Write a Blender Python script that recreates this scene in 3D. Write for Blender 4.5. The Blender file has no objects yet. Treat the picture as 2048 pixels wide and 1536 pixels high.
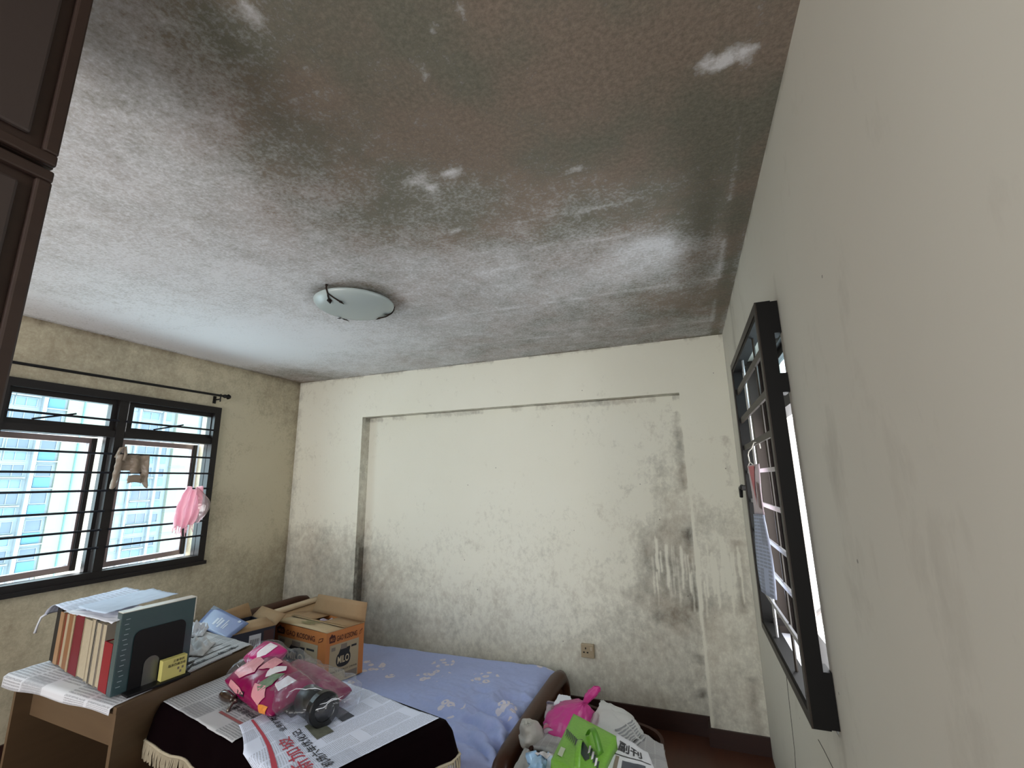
import bpy, bmesh, math, random
import numpy as np
from mathutils import Vector, Matrix, noise as mnoise

random.seed(7)
sc = bpy.context.scene
C = sc.collection

# ------------------------------------------------------------------ camera
F_PX = 902.5
CAM = np.array([-0.3134, -3.389, 1.6079])
PITCH, ROLL, YAW = 1.7821, -0.0159, 0.3625
def _rx(a): c, s = math.cos(a), math.sin(a); return np.array([[1,0,0],[0,c,-s],[0,s,c]])
def _rz(a): c, s = math.cos(a), math.sin(a); return np.array([[c,-s,0],[s,c,0],[0,0,1]])
ROT = _rz(YAW) @ _rx(PITCH) @ _rz(ROLL)
def at(u, v, ax, val):
    """point of the room seen at photo pixel (u,v) on the plane ax=val"""
    d = ROT @ np.array([(u-1024)/F_PX, -(v-768)/F_PX, -1.0]); i = 'xyz'.index(ax)
    return Vector(CAM + d*(val-CAM[i])/d[i])
cam_d = bpy.data.cameras.new('camera'); cam = bpy.data.objects.new('camera', cam_d); C.objects.link(cam)
m4 = Matrix([list(ROT[i])+[CAM[i]] for i in range(3)]+[[0,0,0,1]]); cam.matrix_world = m4
cam_d.sensor_fit = 'HORIZONTAL'; cam_d.sensor_width = 36; cam_d.lens = F_PX/2048*36; cam_d.clip_start = .02; cam_d.clip_end = 500
sc.camera = cam

# ------------------------------------------------------------------ sky and exposure
w = bpy.data.worlds.new('overcast_sky'); sc.world = w; w.use_nodes = True
bg = w.node_tree.nodes['Background']; bg.inputs[0].default_value = (.97, .99, 1.012, 1); bg.inputs[1].default_value = 3.0
sc.view_settings.view_transform = 'Standard'; sc.view_settings.look = 'None'
sc.view_settings.gamma = 1; sc.view_settings.use_curve_mapping = False
sc.view_settings.exposure = 1.78
def portal(name, loc, rot, sx, sy):
    l = bpy.data.lights.new(name, 'AREA'); l.shape = 'RECTANGLE'; l.size = sx; l.size_y = sy
    l.cycles.is_portal = True
    o = bpy.data.objects.new(name, l); C.objects.link(o); o.location = loc; o.rotation_euler = rot
    return o
W, H, YF = 3.8725, 2.6, -5.0
portal('window_daylight_portal', (-W-.16, -1.465, 1.635), (0, -math.pi/2, 0), 1.13, 1.25)
portal('window_daylight_portal', (.18, -1.37, 1.55), (0, math.pi/2, 0), 1.24, .84)
portal('window_daylight_portal', (-1.9, YF-.13, 1.55), (math.pi/2, 0, 0), 3.4, 1.9)  # portal of the window added behind the camera
try:
    sc.cycles.max_bounces = 10; sc.cycles.diffuse_bounces = 7; sc.cycles.transparent_max_bounces = 16
    sc.cycles.caustics_reflective = False; sc.cycles.caustics_refractive = False
except Exception: pass

# ------------------------------------------------------------------ materials
def lin(c):
    return tuple(((x/255)/12.92 if x/255 <= .04045 else ((x/255+.055)/1.055)**2.4) for x in c)
MATS = {}
def nt_new(name):
    m = bpy.data.materials.new(name); m.use_nodes = True; n = m.node_tree
    return m, n, n.nodes, n.links, n.nodes['Principled BSDF']
def mat(name, rgb, rough=.6, metal=0, var=.12, scale=14, bump=0., bscale=60, sheen=0, spec=.5, coat=0):
    """plain procedural material: a colour with fine noise variation and optional bump (rgb in 0..255 sRGB)"""
    if name in MATS: return MATS[name]
    m, n, N, L, b = nt_new(name)
    c = lin(rgb)
    tc = N.new('ShaderNodeTexCoord'); no = N.new('ShaderNodeTexNoise'); no.inputs['Scale'].default_value = scale; no.inputs['Detail'].default_value = 5
    L.new(tc.outputs['Object'], no.inputs['Vector'])
    mx = N.new('ShaderNodeMix'); mx.data_type = 'RGBA'
    mx.inputs['A'].default_value = tuple(x*(1-var) for x in c)+(1,); mx.inputs['B'].default_value = tuple(min(1, x*(1+var)) for x in c)+(1,)
    L.new(no.outputs['Fac'], mx.inputs['Factor']); L.new(mx.outputs['Result'], b.inputs['Base Color'])
    b.inputs['Roughness'].default_value = rough; b.inputs['Metallic'].default_value = metal
    b.inputs['Specular IOR Level'].default_value = spec
    if sheen: b.inputs['Sheen Weight'].default_value = sheen; b.inputs['Sheen Tint'].default_value = c+(1,) 
    if coat: b.inputs['Coat Weight'].default_value = coat
    if bump:
        n2 = N.new('ShaderNodeTexNoise'); n2.inputs['Scale'].default_value = bscale; n2.inputs['Detail'].default_value = 4
        L.new(tc.outputs['Object'], n2.inputs['Vector'])
        bp = N.new('ShaderNodeBump'); bp.inputs['Strength'].default_value = bump; bp.inputs['Distance'].default_value = .01
        L.new(n2.outputs['Fac'], bp.inputs['Height']); L.new(bp.outputs['Normal'], b.inputs['Normal'])
    MATS[name] = m; return m
def wood(name, rgb1, rgb2, rough=.45, scale=(2, 30, 30), coat=0):
    if name in MATS: return MATS[name]
    m, n, N, L, b = nt_new(name)
    tc = N.new('ShaderNodeTexCoord'); mp = N.new('ShaderNodeMapping'); mp.inputs['Scale'].default_value = scale
    no = N.new('ShaderNodeTexNoise'); no.inputs['Scale'].default_value = 1.6; no.inputs['Detail'].default_value = 6; no.inputs['Distortion'].default_value = .4
    L.new(tc.outputs['Object'], mp.inputs['Vector']); L.new(mp.outputs['Vector'], no.inputs['Vector'])
    mx = N.new('ShaderNodeMix'); mx.data_type = 'RGBA'; mx.inputs['A'].default_value = lin(rgb1)+(1,); mx.inputs['B'].default_value = lin(rgb2)+(1,)
    L.new(no.outputs['Fac'], mx.inputs['Factor']); L.new(mx.outputs['Result'], b.inputs['Base Color'])
    b.inputs['Roughness'].default_value = rough; b.inputs['Coat Weight'].default_value = coat
    MATS[name] = m; return m
def mould_mat(name, clean, clean2, dark, dark2, k=2.0, fine=38, streak=(1, 1, 1), dots=0.0, k2=.8, bump=.25):
    """painted plaster with mould: the 'mould' attribute holds where the stains lie, noise breaks them into specks"""
    m, n, N, L, b = nt_new(name)
    tc = N.new('ShaderNodeTexCoord')
    def noise(scale, detail, rough, vec=None, dist=0):
        x = N.new('ShaderNodeTexNoise'); x.inputs['Scale'].default_value = scale; x.inputs['Detail'].default_value = detail
        x.inputs['Roughness'].default_value = rough; x.inputs['Distortion'].default_value = dist
        L.new(vec or tc.outputs['Object'], x.inputs['Vector']); return x.outputs['Fac']
    def math_(op, a, bb=None, clamp=False):
        x = N.new('ShaderNodeMath'); x.operation = op; x.use_clamp = clamp
        for i, q in enumerate((a, bb)):
            if q is None: continue
            if isinstance(q, (int, float)): x.inputs[i].default_value = q
            else: L.new(q, x.inputs[i])
        return x.outputs[0]
    def mix(f, a, bb):
        x = N.new('ShaderNodeMix'); x.data_type = 'RGBA'
        for s, q in (('Factor', f), ('A', a), ('B', bb)):
            if isinstance(q, tuple): x.inputs[s].default_value = q
            else: L.new(q, x.inputs[s])
        return x.outputs['Result']
    at_ = N.new('ShaderNodeAttribute'); at_.attribute_name = 'mould'
    mp = N.new('ShaderNodeMapping'); mp.inputs['Scale'].default_value = streak; L.new(tc.outputs['Object'], mp.inputs['Vector'])
    n1 = noise(fine, 8, .72, mp.outputs['Vector']); n5 = noise(fine*.32, 6, .65, mp.outputs['Vector']); n2 = noise(5.5, 6, .6, None, .6); n3 = noise(1.4, 4, .55); n4 = noise(3.1, 3, .5)
    s = math_('ADD', math_('ADD', math_('MULTIPLY', math_('SUBTRACT', n1, .5), k), math_('MULTIPLY', math_('SUBTRACT', n5, .5), k2)), math_('MULTIPLY', math_('SUBTRACT', n2, .5), .7))
    fac = math_('ADD', s, at_.outputs['Fac'], True)
    cl = mix(math_('MULTIPLY', n3, 1.0), lin(clean)+(1,), lin(clean2)+(1,))
    r = N.new('ShaderNodeMapRange'); r.inputs['From Min'].default_value = .40; r.inputs['From Max'].default_value = .60; L.new(n4, r.inputs['Value'])
    dk = mix(r.outputs['Result'], lin(dark)+(1,), lin(dark2)+(1,))
    col = mix(fac, cl, dk)
    if dots:
        v = N.new('ShaderNodeTexVoronoi'); v.inputs['Scale'].default_value = 7; L.new(tc.outputs['Object'], v.inputs['Vector'])
        lt = math_('LESS_THAN', v.outputs['Distance'], dots); col = mix(math_('MULTIPLY', lt, .6), col, lin((70, 62, 55))+(1,))
    hs = N.new('ShaderNodeHueSaturation'); L.new(col, hs.inputs['Color']); mr = N.new('ShaderNodeMapRange'); mr.inputs['From Min'].default_value = .3; mr.inputs['From Max'].default_value = .7
    mr.inputs['To Min'].default_value = .68; mr.inputs['To Max'].default_value = 1.32; L.new(n1, mr.inputs['Value']); L.new(mix(fac, (1, 1, 1, 1), mr.outputs['Result']), hs.inputs['Value']); col = hs.outputs['Color']
    L.new(col, b.inputs['Base Color']); b.inputs['Roughness'].default_value = .85; b.inputs['Specular IOR Level'].default_value = .25
    bp = N.new('ShaderNodeBump'); bp.inputs['Strength'].default_value = bump; bp.inputs['Distance'].default_value = .006
    L.new(n1, bp.inputs['Height']); L.new(bp.outputs['Normal'], b.inputs['Normal'])
    MATS[name] = m; return m
def clear_mat(name, tint=(235, 242, 248), gloss=.25, rough=.06, bump=.0, haze=0.0, hcol=(220, 225, 235), edge=.42):
    """thin clear sheet: mostly see-through, fresnel gloss, some milky haze"""
    if name in MATS: return MATS[name]
    m = bpy.data.materials.new(name); m.use_nodes = True; n = m.node_tree; N, L = n.nodes, n.links
    N.clear(); out = N.new('ShaderNodeOutputMaterial'); t = N.new('ShaderNodeBsdfTransparent'); t.inputs[0].default_value = lin(tint)+(1,)
    g = N.new('ShaderNodeBsdfGlossy'); g.inputs['Roughness'].default_value = rough; g.inputs['Color'].default_value = (1, 1, 1, 1)
    lw = N.new('ShaderNodeLayerWeight'); lw.inputs['Blend'].default_value = .5
    pw = N.new('ShaderNodeMath'); pw.operation = 'POWER'; L.new(lw.outputs['Facing'], pw.inputs[0]); pw.inputs[1].default_value = 3.5
    ma = N.new('ShaderNodeMath'); ma.operation = 'MULTIPLY_ADD'; L.new(pw.outputs[0], ma.inputs[0]); ma.inputs[1].default_value = edge; ma.inputs[2].default_value = gloss
    mx = N.new('ShaderNodeMixShader'); L.new(ma.outputs[0], mx.inputs[0]); L.new(t.outputs[0], mx.inputs[1]); L.new(g.outputs[0], mx.inputs[2])
    last = mx
    if haze:
        d = N.new('ShaderNodeBsdfDiffuse'); d.inputs[0].default_value = lin(hcol)+(1,)
        m2 = N.new('ShaderNodeMixShader'); m2.inputs[0].default_value = haze; L.new(mx.outputs[0], m2.inputs[1]); L.new(d.outputs[0], m2.inputs[2]); last = m2
    if bump:
        tc = N.new('ShaderNodeTexCoord'); no = N.new('ShaderNodeTexNoise'); no.inputs['Scale'].default_value = 22; no.inputs['Detail'].default_value = 3
        L.new(tc.outputs['Object'], no.inputs['Vector']); bp = N.new('ShaderNodeBump'); bp.inputs['Strength'].default_value = bump; bp.inputs['Distance'].default_value = .03
        L.new(no.outputs['Fac'], bp.inputs['Height']); L.new(bp.outputs['Normal'], g.inputs['Normal']); L.new(bp.outputs['Normal'], lw.inputs['Normal'])
    L.new(last.outputs[0], out.inputs[0]); MATS[name] = m; return m
def news_mat(name, paper=(196, 197, 200), ink=(70, 70, 76), cols=6, rows=46, amount=.55, band=None):
    """newsprint: columns of fine text lines, blank gutters and a few grey picture blocks; laid out in the sheet's own UVs"""
    if name in MATS: return MATS[name]
    m, n, N, L, b = nt_new(name)
    uv = N.new('ShaderNodeTexCoord'); sp = N.new('ShaderNodeSeparateXYZ'); L.new(uv.outputs['UV'], sp.inputs[0])
    def M(op, a, bb=None, c=None):
        x = N.new('ShaderNodeMath'); x.operation = op
        for i, q in enumerate((a, bb, c)):
            if q is None: continue
            if isinstance(q, (int, float)): x.inputs[i].default_value = q
            else: L.new(q, x.inputs[i])
        return x.outputs[0]
    x, y = sp.outputs[0], sp.outputs[1]
    fx = M('FRACT', M('MULTIPLY', x, cols)); fy = M('FRACT', M('MULTIPLY', y, rows))
    line = M('MULTIPLY', M('GREATER_THAN', fy, .42), M('MULTIPLY', M('GREATER_THAN', fx, .06), M('LESS_THAN', fx, .94)))
    no = N.new('ShaderNodeTexNoise'); no.inputs['Scale'].default_value = 160; no.inputs['Detail'].default_value = 2; L.new(uv.outputs['UV'], no.inputs['Vector'])
    words = M('GREATER_THAN', no.outputs['Fac'], .43)
    # blocks: cell-wise random choose text / blank / picture
    wn = N.new('ShaderNodeTexWhiteNoise'); wn.noise_dimensions = '2D'; cx = N.new('ShaderNodeCombineXYZ')
    L.new(M('FLOOR', M('MULTIPLY', x, cols)), cx.inputs[0]); L.new(M('FLOOR', M('MULTIPLY', y, rows/7.0)), cx.inputs[1]); L.new(cx.outputs[0], wn.inputs['Vector'])
    blank = M('GREATER_THAN', wn.outputs['Value'], .14); pic = M('GREATER_THAN', wn.outputs['Value'], .90)
    txt = M('MULTIPLY', M('MULTIPLY', line, words), blank)
    n2 = N.new('ShaderNodeTexNoise'); n2.inputs['Scale'].default_value = 34; n2.inputs['Detail'].default_value = 5; L.new(uv.outputs['UV'], n2.inputs['Vector'])
    picv = M('MULTIPLY', pic, M('MULTIPLY', n2.outputs['Fac'], 1.2))
    tot = M('MINIMUM', M('MULTIPLY', M('MAXIMUM', txt, picv), amount), 1)
    big = N.new('ShaderNodeTexNoise'); big.inputs['Scale'].default_value = 3; L.new(uv.outputs['UV'], big.inputs['Vector'])
    pm = N.new('ShaderNodeMix'); pm.data_type = 'RGBA'; p = lin(paper); pm.inputs['A'].default_value = tuple(q*.9 for q in p)+(1,); pm.inputs['B'].default_value = tuple(min(1, q*1.08) for q in p)+(1,)
    L.new(big.outputs['Fac'], pm.inputs['Factor'])
    mx = N.new('ShaderNodeMix'); mx.data_type = 'RGBA'; L.new(pm.outputs['Result'], mx.inputs['A']); mx.inputs['B'].default_value = lin(ink)+(1,)
    L.new(tot, mx.inputs['Factor']); L.new(mx.outputs['Result'], b.inputs['Base Color']); b.inputs['Roughness'].default_value = .75
    b.inputs['Specular IOR Level'].default_value = .3
    MATS[name] = m; return m

# ------------------------------------------------------------------ mesh helpers
def link_mesh(name, verts, faces, m=None, parent=None, smooth=False, uvs=None, attr=None):
    me = bpy.data.meshes.new(name); me.from_pydata([tuple(v) for v in verts], [], faces); me.update()
    if m is not None:
        for q in (m if isinstance(m, (list, tuple)) else [m]): me.materials.append(q)
    if smooth: me.polygons.foreach_set('use_smooth', [True]*len(me.polygons))
    if uvs is not None:
        ul = me.uv_layers.new(name='UVMap'); li = np.zeros(len(me.loops), dtype=np.int32); me.loops.foreach_get('vertex_index', li)
        ul.data.foreach_set('uv', np.asarray(uvs, dtype=np.float32)[li].ravel())
    if attr is not None:
        a = me.attributes.new('mould', 'FLOAT', 'POINT'); a.data.foreach_set('value', np.asarray(attr, dtype=np.float32))
    o = bpy.data.objects.new(name, me); C.objects.link(o)
    if parent is not None: adopt(o, parent)
    return o
def adopt(o, parent):
    o.parent = parent; o.matrix_parent_inverse = world_of(parent).inverted()
def world_of(o):
    mw = Matrix.LocRotScale(o.location, o.rotation_euler, o.scale)
    return mw if o.parent is None else world_of(o.parent) @ o.matrix_parent_inverse @ mw
class MB:
    """collects shapes, then builds one mesh object"""
    def __init__(s): s.v = []; s.f = []; s.T = None
    def add(s, vs, fs):
        k = len(s.v)
        for p in vs: s.v.append(tuple(s.T @ Vector(p)) if s.T else tuple(p))
        s.f += [tuple(i+k for i in q) for q in fs]; return s
    def box(s, x0, x1, y0, y1, z0, z1, bev=0):
        if bev:
            bm = bmesh.new(); bmesh.ops.create_cube(bm, size=1)
            for q in bm.verts: q.co = Vector((x0+(q.co.x+.5)*(x1-x0), y0+(q.co.y+.5)*(y1-y0), z0+(q.co.z+.5)*(z1-z0)))
            bmesh.ops.bevel(bm, geom=bm.edges[:], offset=bev, segments=2, affect='EDGES', profile=.5)
            bm.verts.index_update(); s.add([q.co.copy() for q in bm.verts], [[q.index for q in f.verts] for f in bm.faces]); bm.free(); return s
        return s.add([(x, y, z) for x in (x0, x1) for y in (y0, y1) for z in (z0, z1)], [(0,1,3,2),(4,6,7,5),(0,4,5,1),(2,3,7,6),(0,2,6,4),(1,5,7,3)])
    def hexa(s, bot, top):
        return s.add(list(bot)+list(top), [(3,2,1,0),(4,5,6,7),(0,1,5,4),(1,2,6,5),(2,3,7,6),(3,0,4,7)])
    def tube(s, pts, r, seg=8, cap=True):
        pts = [Vector(p) for p in pts]; n = len(pts); rs = r if isinstance(r, (list, tuple)) else [r]*n; rings = []; up = None
        for i, p in enumerate(pts):
            d = (pts[min(i+1, n-1)]-pts[max(i-1, 0)]).normalized()
            if up is None: up = Vector((0, 0, 1)) if abs(d.z) < .9 else Vector((1, 0, 0))
            a = d.cross(up).normalized(); up = a.cross(d).normalized()
            rings.append([p+(a*math.cos(t)+up*math.sin(t))*rs[i] for t in [2*math.pi*j/seg for j in range(seg)]])
        vs = [q for rg in rings for q in rg]; fs = []
        for i in range(n-1):
            for j in range(seg):
                k = (j+1) % seg; fs.append((i*seg+j, i*seg+k, (i+1)*seg+k, (i+1)*seg+j))
        if cap: fs += [tuple(range(seg))[::-1], tuple(range((n-1)*seg, n*seg))]
        return s.add(vs, fs)
    def lathe(s, prof, seg=32, origin=(0, 0, 0), axis=None):
        o = Vector(origin); q = Vector((0, 0, 1)).rotation_difference(Vector(axis)) if axis else None; vs = []; fs = []
        for (r, z) in prof:
            for j in range(seg):
                t = 2*math.pi*j/seg; p = Vector((r*math.cos(t), r*math.sin(t), z)); vs.append(o+(q @ p if q else p))
        for i in range(len(prof)-1):
            for j in range(seg):
                k = (j+1) % seg; fs.append((i*seg+j, i*seg+k, (i+1)*seg+k, (i+1)*seg+j))
        if prof[0][0] > 1e-6: fs.append(tuple(range(seg))[::-1])
        if prof[-1][0] > 1e-6: fs.append(tuple(range((len(prof)-1)*seg, len(prof)*seg)))
        return s.add(vs, fs)
    def build(s, name, m, parent=None, smooth=False): return link_mesh(name, s.v, s.f, m, parent, smooth)
def surf(name, f, ns, nt, m, parent=None, thick=0, smooth=True, s0=0, s1=1, t0=0, t1=1):
    """a sheet from a function f(s,t)->point, with its own UVs and optional thickness"""
    P = [[Vector(f(s0+(s1-s0)*i/ns, t0+(t1-t0)*j/nt)) for j in range(nt+1)] for i in range(ns+1)]
    vs = [p for r in P for p in r]; uv = [(i/ns, j/nt) for i in range(ns+1) for j in range(nt+1)]
    idx = lambda i, j: i*(nt+1)+j
    fs = [(idx(i, j), idx(i+1, j), idx(i+1, j+1), idx(i, j+1)) for i in range(ns) for j in range(nt)]
    if thick:
        k = len(vs); nv = []
        for i in range(ns+1):
            for j in range(nt+1):
                a = P[min(i+1, ns)][j]-P[max(i-1, 0)][j]; b = P[i][min(j+1, nt)]-P[i][max(j-1, 0)]
                nn = a.cross(b); nn = nn.normalized() if nn.length > 1e-12 else Vector((0, 0, 1)); nv.append(P[i][j]-nn*thick)
        vs = vs+nv; uv = uv+uv
        fs += [tuple(q+k for q in reversed(f_)) for f_ in fs[:]]
        for i in range(ns): fs += [(idx(i, 0), idx(i, 0)+k, idx(i+1, 0)+k, idx(i+1, 0)), (idx(i+1, nt), idx(i+1, nt)+k, idx(i, nt)+k, idx(i, nt))]
        for j in range(nt): fs += [(idx(0, j+1), idx(0, j+1)+k, idx(0, j)+k, idx(0, j)), (idx(ns, j), idx(ns, j)+k, idx(ns, j+1)+k, idx(ns, j+1))]
    return link_mesh(name, vs, fs, m, parent, smooth, uv)
def quad_f(a, b, c, d):
    """bilinear sheet: a(s0,t0) b(s1,t0) c(s1,t1) d(s0,t1)"""
    a, b, c, d = map(Vector, (a, b, c, d))
    return lambda s, t: a*(1-s)*(1-t)+b*s*(1-t)+c*s*t+d*(1-s)*t
def normal_of(f, s, t, e=.004):
    n = (Vector(f(s+e, t))-Vector(f(s-e, t))).cross(Vector(f(s, t+e))-Vector(f(s, t-e))); return n.normalized() if n.length > 1e-14 else Vector((0, 0, 1))
def decal(name, f, poly, m, parent, off=.0008, flip=1, rings=1, sub=1):
    """flat print: a polygon given in the sheet's (s,t), lying on it (rings/sub follow a curved sheet)"""
    n = len(poly); edge = [tuple(poly[i][q]+(poly[(i+1) % n][q]-poly[i][q])*k/sub for q in (0, 1)) for i in range(n) for k in range(sub)]
    P = lambda s, t: Vector(f(s, t))+normal_of(f, s, t)*off*flip
    if rings == 1 and sub == 1: return link_mesh(name, [P(*e) for e in edge], [tuple(range(n))], m, parent)
    cs, ct = sum(e[0] for e in edge)/len(edge), sum(e[1] for e in edge)/len(edge); ne = len(edge)
    vs = [P(cs, ct)]+[P(cs+(e[0]-cs)*r/rings, ct+(e[1]-ct)*r/rings) for r in range(1, rings+1) for e in edge]
    fs = [(0, 1+i, 1+(i+1) % ne) for i in range(ne)]+[(1+r*ne+i, 1+(r+1)*ne+i, 1+(r+1)*ne+(i+1) % ne, 1+r*ne+(i+1) % ne) for r in range(rings-1) for i in range(ne)]
    return link_mesh(name, vs, fs, m, parent)
def decal_grid(name, f, s0, s1, t0, t1, m, parent, off=.0008, n=10, k=3, flip=1):
    return surf(name, lambda s, t: Vector(f(s, t))+normal_of(f, s, t)*off*flip, n, k, m, parent, s0=s0, s1=s1, t0=t0, t1=t1)
def text_mesh(txt, bold=0):
    cu = bpy.data.curves.new('lettering', 'FONT'); cu.body = txt; cu.resolution_u = 3; cu.offset = bold
    ob = bpy.data.objects.new('lettering', cu); me = bpy.data.meshes.new_from_object(ob)
    vs = np.array([v.co[:] for v in me.vertices]) if len(me.vertices) else np.zeros((0, 3)); fs = [tuple(p.vertices) for p in me.polygons]
    bpy.data.objects.remove(ob); bpy.data.curves.remove(cu); bpy.data.meshes.remove(me); return vs, fs
def lettering(name, txt, f, org, xd, yd, m, parent, off=.0012, bold=.0, flip=1, fit=True):
    """text laid on sheet f: org = (s,t) lower-left, xd/yd = (s,t) vectors spanning the whole line's width and height"""
    vs, fs = text_mesh(txt, bold)
    if not len(vs): return None
    lo, hi = vs.min(0), vs.max(0); wx = max(hi[0]-lo[0], 1e-6); wy = max(hi[1]-lo[1], 1e-6); out = []
    for v in vs:
        a, b = (v[0]-lo[0])/wx, (v[1]-lo[1])/wy
        s = org[0]+xd[0]*a+yd[0]*b; t = org[1]+xd[1]*a+yd[1]*b
        out.append(Vector(f(s, t))+normal_of(f, s, t)*off*flip)
    return link_mesh(name, out, fs, m, parent)
def tag(o, label, cat, group=None):
    o['label'] = label; o['category'] = cat
    if group: o['group'] = group
    return o
def thing(name, label, cat, loc=(0, 0, 0), rz=0, group=None):
    o = bpy.data.objects.new(name, None); C.objects.link(o); o.location = loc; o.rotation_euler = (0, 0, rz); o.empty_display_size = .05
    return tag(o, label, cat, group)
def struct(o): o['kind'] = 'structure'; return o
def copy_tree(o, parent=None):
    c = o.copy(); C.objects.link(c)
    if parent: c.parent = parent
    for ch in list(o.children): copy_tree(ch, c)
    return c
def fbm(x, y, z=0, o=4): return mnoise.fractal(Vector((x, y, z)), 1.0, 2.0, o, noise_basis='PERLIN_ORIGINAL')

# ------------------------------------------------------------------ mould fields
def rbf(ctrl, X, Y, p=3.0, soft=.03):
    num = np.zeros_like(X); den = np.zeros_like(X)
    for cx, cy, v in ctrl:
        wgt = 1/((X-cx)**2+(Y-cy)**2+soft**2)**(p/2); num += wgt*v; den += wgt
    return num/den
def blob(X, Y, cx, cy, rx, ry=None): return np.exp(-(((X-cx)/rx)**2+((Y-cy)/(ry or rx))**2))
def seg_d(X, Y, a, b):
    ax, ay = a; bx, by = b; dx, dy = bx-ax, by-ay; t = np.clip(((X-ax)*dx+(Y-ay)*dy)/(dx*dx+dy*dy), 0, 1)
    return np.hypot(X-ax-t*dx, Y-ay-t*dy)
def ticks(a, b, step, extra=()):
    n = max(1, int(round((b-a)/step))); v = sorted(set([round(a+(b-a)*i/n, 5) for i in range(n+1)]+[round(e, 5) for e in extra if a <= e <= b])); return v
def plane_patch(V, Fc, us, vs, pos, hole=None, flip=False):
    k = len(V); nu, nv = len(us), len(vs)
    for u in us:
        for v in vs: V.append(pos(u, v))
    for i in range(nu-1):
        for j in range(nv-1):
            if hole:
                cu, cv = (us[i]+us[i+1])/2, (vs[j]+vs[j+1])/2
                if hole[0] < cu < hole[1] and hole[2] < cv < hole[3]: continue
            q = (k+i*nv+j, k+(i+1)*nv+j, k+(i+1)*nv+j+1, k+i*nv+j+1); Fc.append(q[::-1] if flip else q)

# ---- ceiling
cz = lambda u, v: at(u, v, 'z', H)
CE = [(120,450,.31),(60,560,.27),(200,560,.28),(330,600,.22),(250,330,.34),(200,120,.44),(240,30,.55),(320,50,.62),(400,140,.66),(300,200,.46),
 (300,290,.36),(350,330,.36),(430,330,.5),(430,230,.55),(520,250,.8),(560,330,.74),(600,400,.62),(450,420,.44),(500,480,.4),(620,480,.5),
 (700,450,.68),(780,430,.8),(650,540,.4),(560,570,.28),(800,530,.45),(850,560,.45),(900,440,.76),(980,520,.5),(1000,570,.42),(1100,570,.5),
 (1000,620,.5),(900,650,.42),(760,680,.24),(640,680,.1),(520,670,.06),(420,680,.08),(700,720,.3),(610,755,.62),(850,715,.45),(1000,690,.58),(1100,640,.58),
 (1200,620,.62),(1300,600,.74),(1400,600,.8),(1430,650,.6),(1250,520,.34),(1320,500,.26),(1180,500,.56),(1400,510,.72),(1430,440,.86),(1350,400,.88),
 (1250,400,.78),(1150,430,.72),(1050,400,.78),(950,380,.8),(870,390,.74),(750,330,.86),(650,250,.9),(600,130,.92),(500,60,.88),(420,20,.78),
 (700,100,.96),(800,200,.96),(900,250,.95),(1000,150,1),(1000,300,.94),(1150,250,1),(1200,100,1.05),(1350,200,1.05),(1300,320,1),(1450,230,1.05),
 (1500,60,1.05),(1570,60,1),(1000,30,1),(1300,30,1.05),(700,20,.96),(480,545,.24),(200,630,.14),(60,600,.14),(390,540,.22),(300,420,.34),(150,300,.36),(480,700,.0),(560,700,.02)]  # left-hand values also put the window's brightness into the stain map
us = ticks(-W, 0, .02); vs = ticks(YF, .0, .02); V = []; Fc = []
plane_patch(V, Fc, us, vs, lambda u, v: (u, v, H), flip=True)
A = np.array(V); X, Y = A[:, 0], A[:, 1]
g = rbf([(cz(u, v).x, cz(u, v).y, m) for u, v, m in CE], X, Y, 3.2, .05)*1.55-.28
for (u, v, ru, rv, a) in [(1480,105,.06,.035,1.5),(1430,128,.045,.03,1.2),(1495,130,.03,.02,1),(905,345,.05,.025,1.0),(862,378,.03,.03,1.0),(835,360,.05,.02,.6),
      (500,28,.018,.03,.9),(925,18,.016,.03,.8),(870,60,.012,.012,.8),(850,150,.01,.02,.7),(930,155,.012,.012,.8),(870,85,.01,.01,.7),(610,142,.02,.01,.6),(1045,245,.016,.012,.7),(1085,245,.01,.01,.7),
      (1150,340,.04,.012,.5),(910,460,.09,.016,.5),(1290,490,.14,.07,.25),(990,540,.12,.04,.22),(700,150,.03,.01,.3),(1060,155,.03,.03,.3)]:
    c = cz(u, v); bl = blob(X, Y, c.x, c.y, ru, rv)
    for i in np.nonzero(bl > .02)[0]: bl[i] = max(0, bl[i]*1.1+.55*mnoise.noise(Vector((X[i]*24, Y[i]*24, 3)))-.28)
    g -= a*1.2*bl
# scraped pale streaks running parallel to the far wall, and a stained rim along the right-hand wall
for (a, b, wd, am) in [((860,640),(1440,555),.014,.32),((780,470),(960,430),.008,.3),((1010,450),(1300,395),.008,.3),((1050,500),(1260,470),.01,.3),((880,695),(1430,640),.012,.3),((900,570),(760,600),.01,.25)]:
    pa, pb = cz(*a), cz(*b); g -= am*(.55+.45*np.sin(X*23+3*np.sin(X*7)))*np.exp(-(seg_d(X, Y, (pa.x, pa.y), (pb.x, pb.y))/wd)**2)
g += .35*np.exp(-((X+.05)/.035)**2)*(Y > -2.4); g -= .45*np.exp(-((X+.075)/.012)**2)*(np.sin(Y*9) > -.3)
g += .5*np.exp(-(Y/.03)**2); g -= .8*np.exp(-((Y+.012)/.01)**2)*(np.sin(X*7+np.sin(X*17)) > .1)
g += .55*np.exp(-((X+W)/.04)**2)
lampc = cz(705, 610); g += .38*np.exp(-((np.hypot(X+1.93, Y+1.50)-.2)/.06)**2)
M_ceil = mould_mat('mouldy_ceiling_paint', (228, 229, 231), (220, 221, 225), (138, 126, 114), (122, 120, 108), k=2.3, fine=75, streak=(1, 1.0, 1))
ceiling = struct(link_mesh('ceiling', V, Fc, M_ceil, attr=g))

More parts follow.
